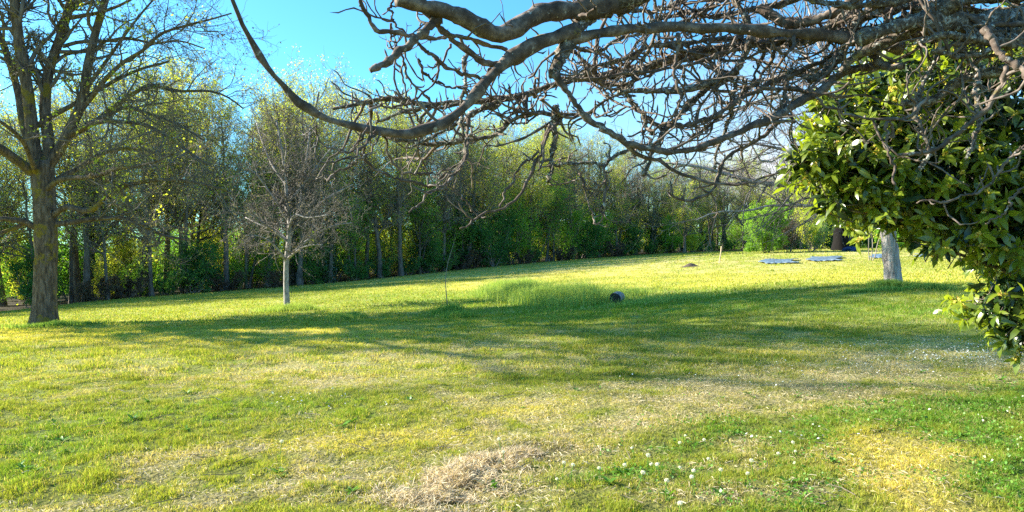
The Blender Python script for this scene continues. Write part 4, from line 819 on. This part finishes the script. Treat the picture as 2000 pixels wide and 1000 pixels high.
# heap of raked dry grass
pts = np.array([ground_at(a, c) for a, c in [(840, 985), (880, 955), (930, 925), (985, 900), (1035, 885)]]); q = smooth_path(pts, 60); wds = np.interp(np.linspace(0, 1, 60), [0, .25, .5, .8, 1], [.30, .26, .17, .10, .06])
n = 30000; i = rng.integers(0, 60, n); u = rng.normal(size=(n, 2))*.75; x = q[i, 0]+u[:, 0]*wds[i]; y = q[i, 1]+u[:, 1]*wds[i]; rr = np.hypot(u[:, 0], u[:, 1])
z = zb(x, y)+.004+.09*wds[i]/.3*np.exp(-rr**2*1.2)*np.clip(fbm(x, y, .11, 61, 3)*4.2-1.6, .03, 2)*np.sqrt(rng.random(n)); kk = (fbm(x, y, .16, 63, 3) > .43); x, y, z = x[kk], y[kk], z[kk]; n = len(x)
V, Fs = strands(rng, np.stack([x, y, z], 1), .06, .0036, .6); r_ = rng.random(n)
tag(mesh("hay_heap", V, Fs, M['hay'], rnd=np.r_[r_, r_]*.9), "low ridge of raked tan hay in the foreground", "hay", kind="stuff")
def tall(name, region, n, h, wd, label, mat, seed, dens=None, cat="grass", kind=None, group=None):
    rng = np.random.default_rng(seed); X, Y, Hh = [], [], []
    for (px, py, rx, ry, hh, q) in region:
        g = ground_at(px, py); m_ = int(n*q); X.append(g[0]+rng.normal(size=m_)*.5*rx); Y.append(g[1]+rng.normal(size=m_)*.5*ry); Hh.append(h*hh*(.55+.6*rng.random(m_)))
    X, Y, Hh = map(np.concatenate, (X, Y, Hh)); Hh = Hh*(.45+1.1*fbm(X, Y, .5, seed, 2)); loc = (X.mean(), Y.mean(), float(zt(X.mean(), Y.mean()))); V, Fs = blades(rng, X, Y, Hh, wd, lean=.35, droop=.8)
    r = np.clip(rng.random(len(X))*.8, 0, .8); return tag(mesh(name, V, Fs, mat, rnd=np.r_[r, r], loc=loc), label, cat, group, kind)
tall("tall_grass", [(980,575,.9,1.6,1,.12),(1030,582,1.0,1.8,1.1,.2),(1090,588,1.2,2.0,1.15,.25),(1140,592,1.1,1.4,1,.18),(1215,578,.9,.9,.5,.08),(1290,590,1.2,.9,.45,.06),(1000,560,1.2,1.6,.8,.08)], 26000, .44, .013, "uncut bright green patch of tall grass in mid lawn", M['tallgrass'], 90, kind="stuff")
for k, (nm, reg, n, h, lab) in enumerate([
    ("grass_tuft", [(88,640,.9,.35,1,1),(140,636,.9,.3,.8,.7)], 2600, .20, "long grass round the foot of the mossy oak"),
    ("grass_tuft", [(560,608,.7,.4,1,1),(600,606,.7,.4,.7,.4),(530,608,.5,.4,.7,.4)], 2200, .26, "long grass round the foot of the small pale-trunked tree"),
    ("grass_tuft", [(876,616,.4,.5,1,1),(895,622,.4,.4,.8,.5)], 1500, .26, "grass tuft round the base of the thin sapling"),
    ("grass_tuft", [(668,626,.35,.4,1,1),(690,622,.3,.3,.7,.5)], 1500, .22, "lone dark grass tuft on the lawn right of the small tree"),
    ("grass_tuft", [(1746,560,.55,.3,1,1),(1800,565,.8,.25,.8,.8),(1690,570,.6,.25,.6,.6)], 2200, .17, "long grass round the foot of the fissured trunk")]):
    tall(nm, reg, n, h, .012, lab, M['tallgrass'], 95+k, group="uncut grass tufts")
# weeds and clover in the lush foreground
rng = np.random.default_rng(1002); x, y = scatter(rng, 60000, 3.8, 9, 1.2); dry, yel, lush, n1, n3 = lawn_masks(x, y); px = 1000+F*x/y
k = (rng.random(len(x)) < lush*.8*(px > 1150)) ; x, y = x[k], y[k]; V, Fq = quads(rng, np.stack([x, y, zb(x, y)+.015+.035*rng.random(len(x))], 1), .022, .85, .6)
tag(mesh("clover", V, Fq, M['clover'], rnd=rng.random(len(x))*.9), "clover and small weeds in the greener foreground grass", "clover", kind="stuff")
def weeds():
    rng = np.random.default_rng(1003); C = []
    while len(C) < 80:
        x, y = scatter(rng, 1, 4.2, 9.5, 1.2); dry, yel, lush, n1, n3 = lawn_masks(x, y)
        if rng.random() < lush[0]*.9+.06: C.append((x[0], y[0]))
    C = np.array(C+[tuple(ground_at(a, c)[:2]) for a, c in [(545, 925), (550, 930), (1020, 796), (1230, 930), (1310, 985), (1305, 975), (940, 950), (1190, 955), (1550, 960)]])
    m = 13; p = np.repeat(C, m, 0); n = len(p); a = rng.random(n)*6.283; el = .15+.7*rng.random(n)
    d = np.stack([np.cos(a)*np.cos(el), np.sin(a)*np.cos(el), np.sin(el)], 1); q = np.stack([p[:, 0], p[:, 1], zb(p[:, 0], p[:, 1])+.004], 1)
    V, Fq = leaves(rng, q, d, np.tile([0, 0, 1.], (n, 1))+rng.normal(size=(n, 3))*.2, (.035+.05*rng.random(n))*np.repeat(.6+.6*rng.random(len(C)), m))
    tag(mesh("weeds", V, Fq, M['clover'], smooth=True, rnd=np.repeat(rng.random(n)*.9, 8)), "broad leaved weed rosettes dotted through the foreground lawn", "weeds", kind="stuff")
    x, y = scatter(rng, 260, 4, 16, 1.2); z = zb(x, y)+.03; k = rng.random(260)*3.14; P = np.stack([x, y, z], 1); dd_ = np.stack([np.cos(k), np.sin(k), .1*rng.normal(size=260)], 1)*(.04+.10*rng.random((260, 1)))
    PP = np.stack([P-dd_, P+rng.normal(size=P.shape)*.006, P+dd_], 1); V, Fq = tubes(PP, np.tile([.003, .0028, .0015], (260, 1)), 4, rng)
    tag(mesh("fallen_twigs", V, Fq, M['spur']), "small fallen twigs scattered on the lawn", "twigs", kind="stuff")
weeds()
# daisies
x_, y_ = [], []
for (a, c, sx_, sy_, n) in [(1900, 708, 90, 10, 420), (1760, 690, 90, 6, 130), (1990, 700, 60, 12, 160), (1700, 728, 120, 12, 90), (1520, 740, 160, 25, 40), (1560, 865, 60, 12, 18), (620, 790, 60, 12, 30)]:
    for _ in range(n):
        pp = (a+rng.normal()*sx_, c+rng.normal()*sy_); d = CZ*F/(pp[1]-HZ); x_.append((pp[0]-1000)/F*d); y_.append(d)
x_ = np.array(x_); y_ = np.array(y_); nD = len(x_); th = np.arange(8)*np.pi/4; r = .009*(.7+.5*rng.random(nD)); zz = zb(x_, y_)+.055+.02*rng.random(nD); tl = rng.normal(size=(nD, 2))*.35
cx_ = np.stack([x_, y_, zz], 1); ring = cx_[:, None, :]+r[:, None, None]*np.stack([np.cos(th)[None]*np.ones((nD, 1)), np.sin(th)[None]*np.ones((nD, 1)), np.cos(th)[None]*tl[:, :1]+np.sin(th)[None]*tl[:, 1:]-.35], -1)
V = np.concatenate([cx_[:, None, :], ring], 1).reshape(-1, 3); o9 = (np.arange(nD)*9)[:, None, None]; tr = np.stack([np.zeros(8, int), np.arange(8)+1, (np.arange(8)+1) % 8+1], 1)
tag(mesh("daisies", V, (tr[None]+o9).reshape(-1, 3), M['white'], rnd=np.full(nD*8, .5)), "white daisies scattered at the right side of the lawn", "daisies", kind="stuff")
# dandelion clocks
def dandelion():
    rng = np.random.default_rng(44); root = empty("dandelion", (0, 0, 0)); q = np.array([[0, 0, 0], [.006, 0, .05], [.01, .004, .10], [.012, .006, .15]])
    V, Fq = tubes(q[None], np.full((1, 4), .0022), 6, rng); mesh("stem", V, Fq, M['clover'], root, rnd=np.full(len(Fq), .6))
    n = 420; u = nrm(rng.normal(size=(n, 3))); c = q[-1]+u*.0125; V, Fq = quads(rng, c, .005, .45); k = 30; u2 = nrm(rng.normal(size=(k, 3)))
    P = np.stack([q[-1]+0*u2, q[-1]+u2*.012], 1); V2, F2 = tubes(P, np.full((k, 2), .0006), 3, rng); V, Fq = join([(V, Fq), (V2, F2)]); mesh("seed_head", V, Fq, M['white'], root, rnd=np.full(len(Fq), .5))
    return root
dd = dandelion(); DP = [(980,865),(982,890),(1097,916),(1114,922),(1090,941),(1263,902),(1328,912),(1384,898),(1332,870),(1383,858),(1300,958),(1328,1010),(1472,907),(1240,876),(1272,912),(1241,938),(1358,932),(1460,935),(1215,918),(1290,920),(1356,950),(1335,845),(1178,925),(1548,870),(1558,880),(1405,925),(545,866),(1530,888)]
g2 = "dandelion clocks in the foreground grass"
DL = []
for i, (a, c) in enumerate(DP):
    d = CZ*F/(c+28-HZ); x = (a-1000)/F*d; loc = (x, d, float(zb(np.array([x]), np.array([d]))[0])-.005); s = .75+.4*rng.random(); o = dd if i == 0 else copy_tree(dd, loc, 0, (1, 1))
    o.location = loc; o.rotation_euler = (rng.normal()*.12, rng.normal()*.12, rng.random()*6.28); o.scale = (s, s, s*.8)
    tag(o, None, "dandelion", g2); DL.append((a, o))
for i, (a, o) in enumerate(sorted(DL, key=lambda e: e[0])): o["label"] = ORD[i]+" white dandelion clock from the left in the foreground grass"
print("objects", len(bpy.data.objects))
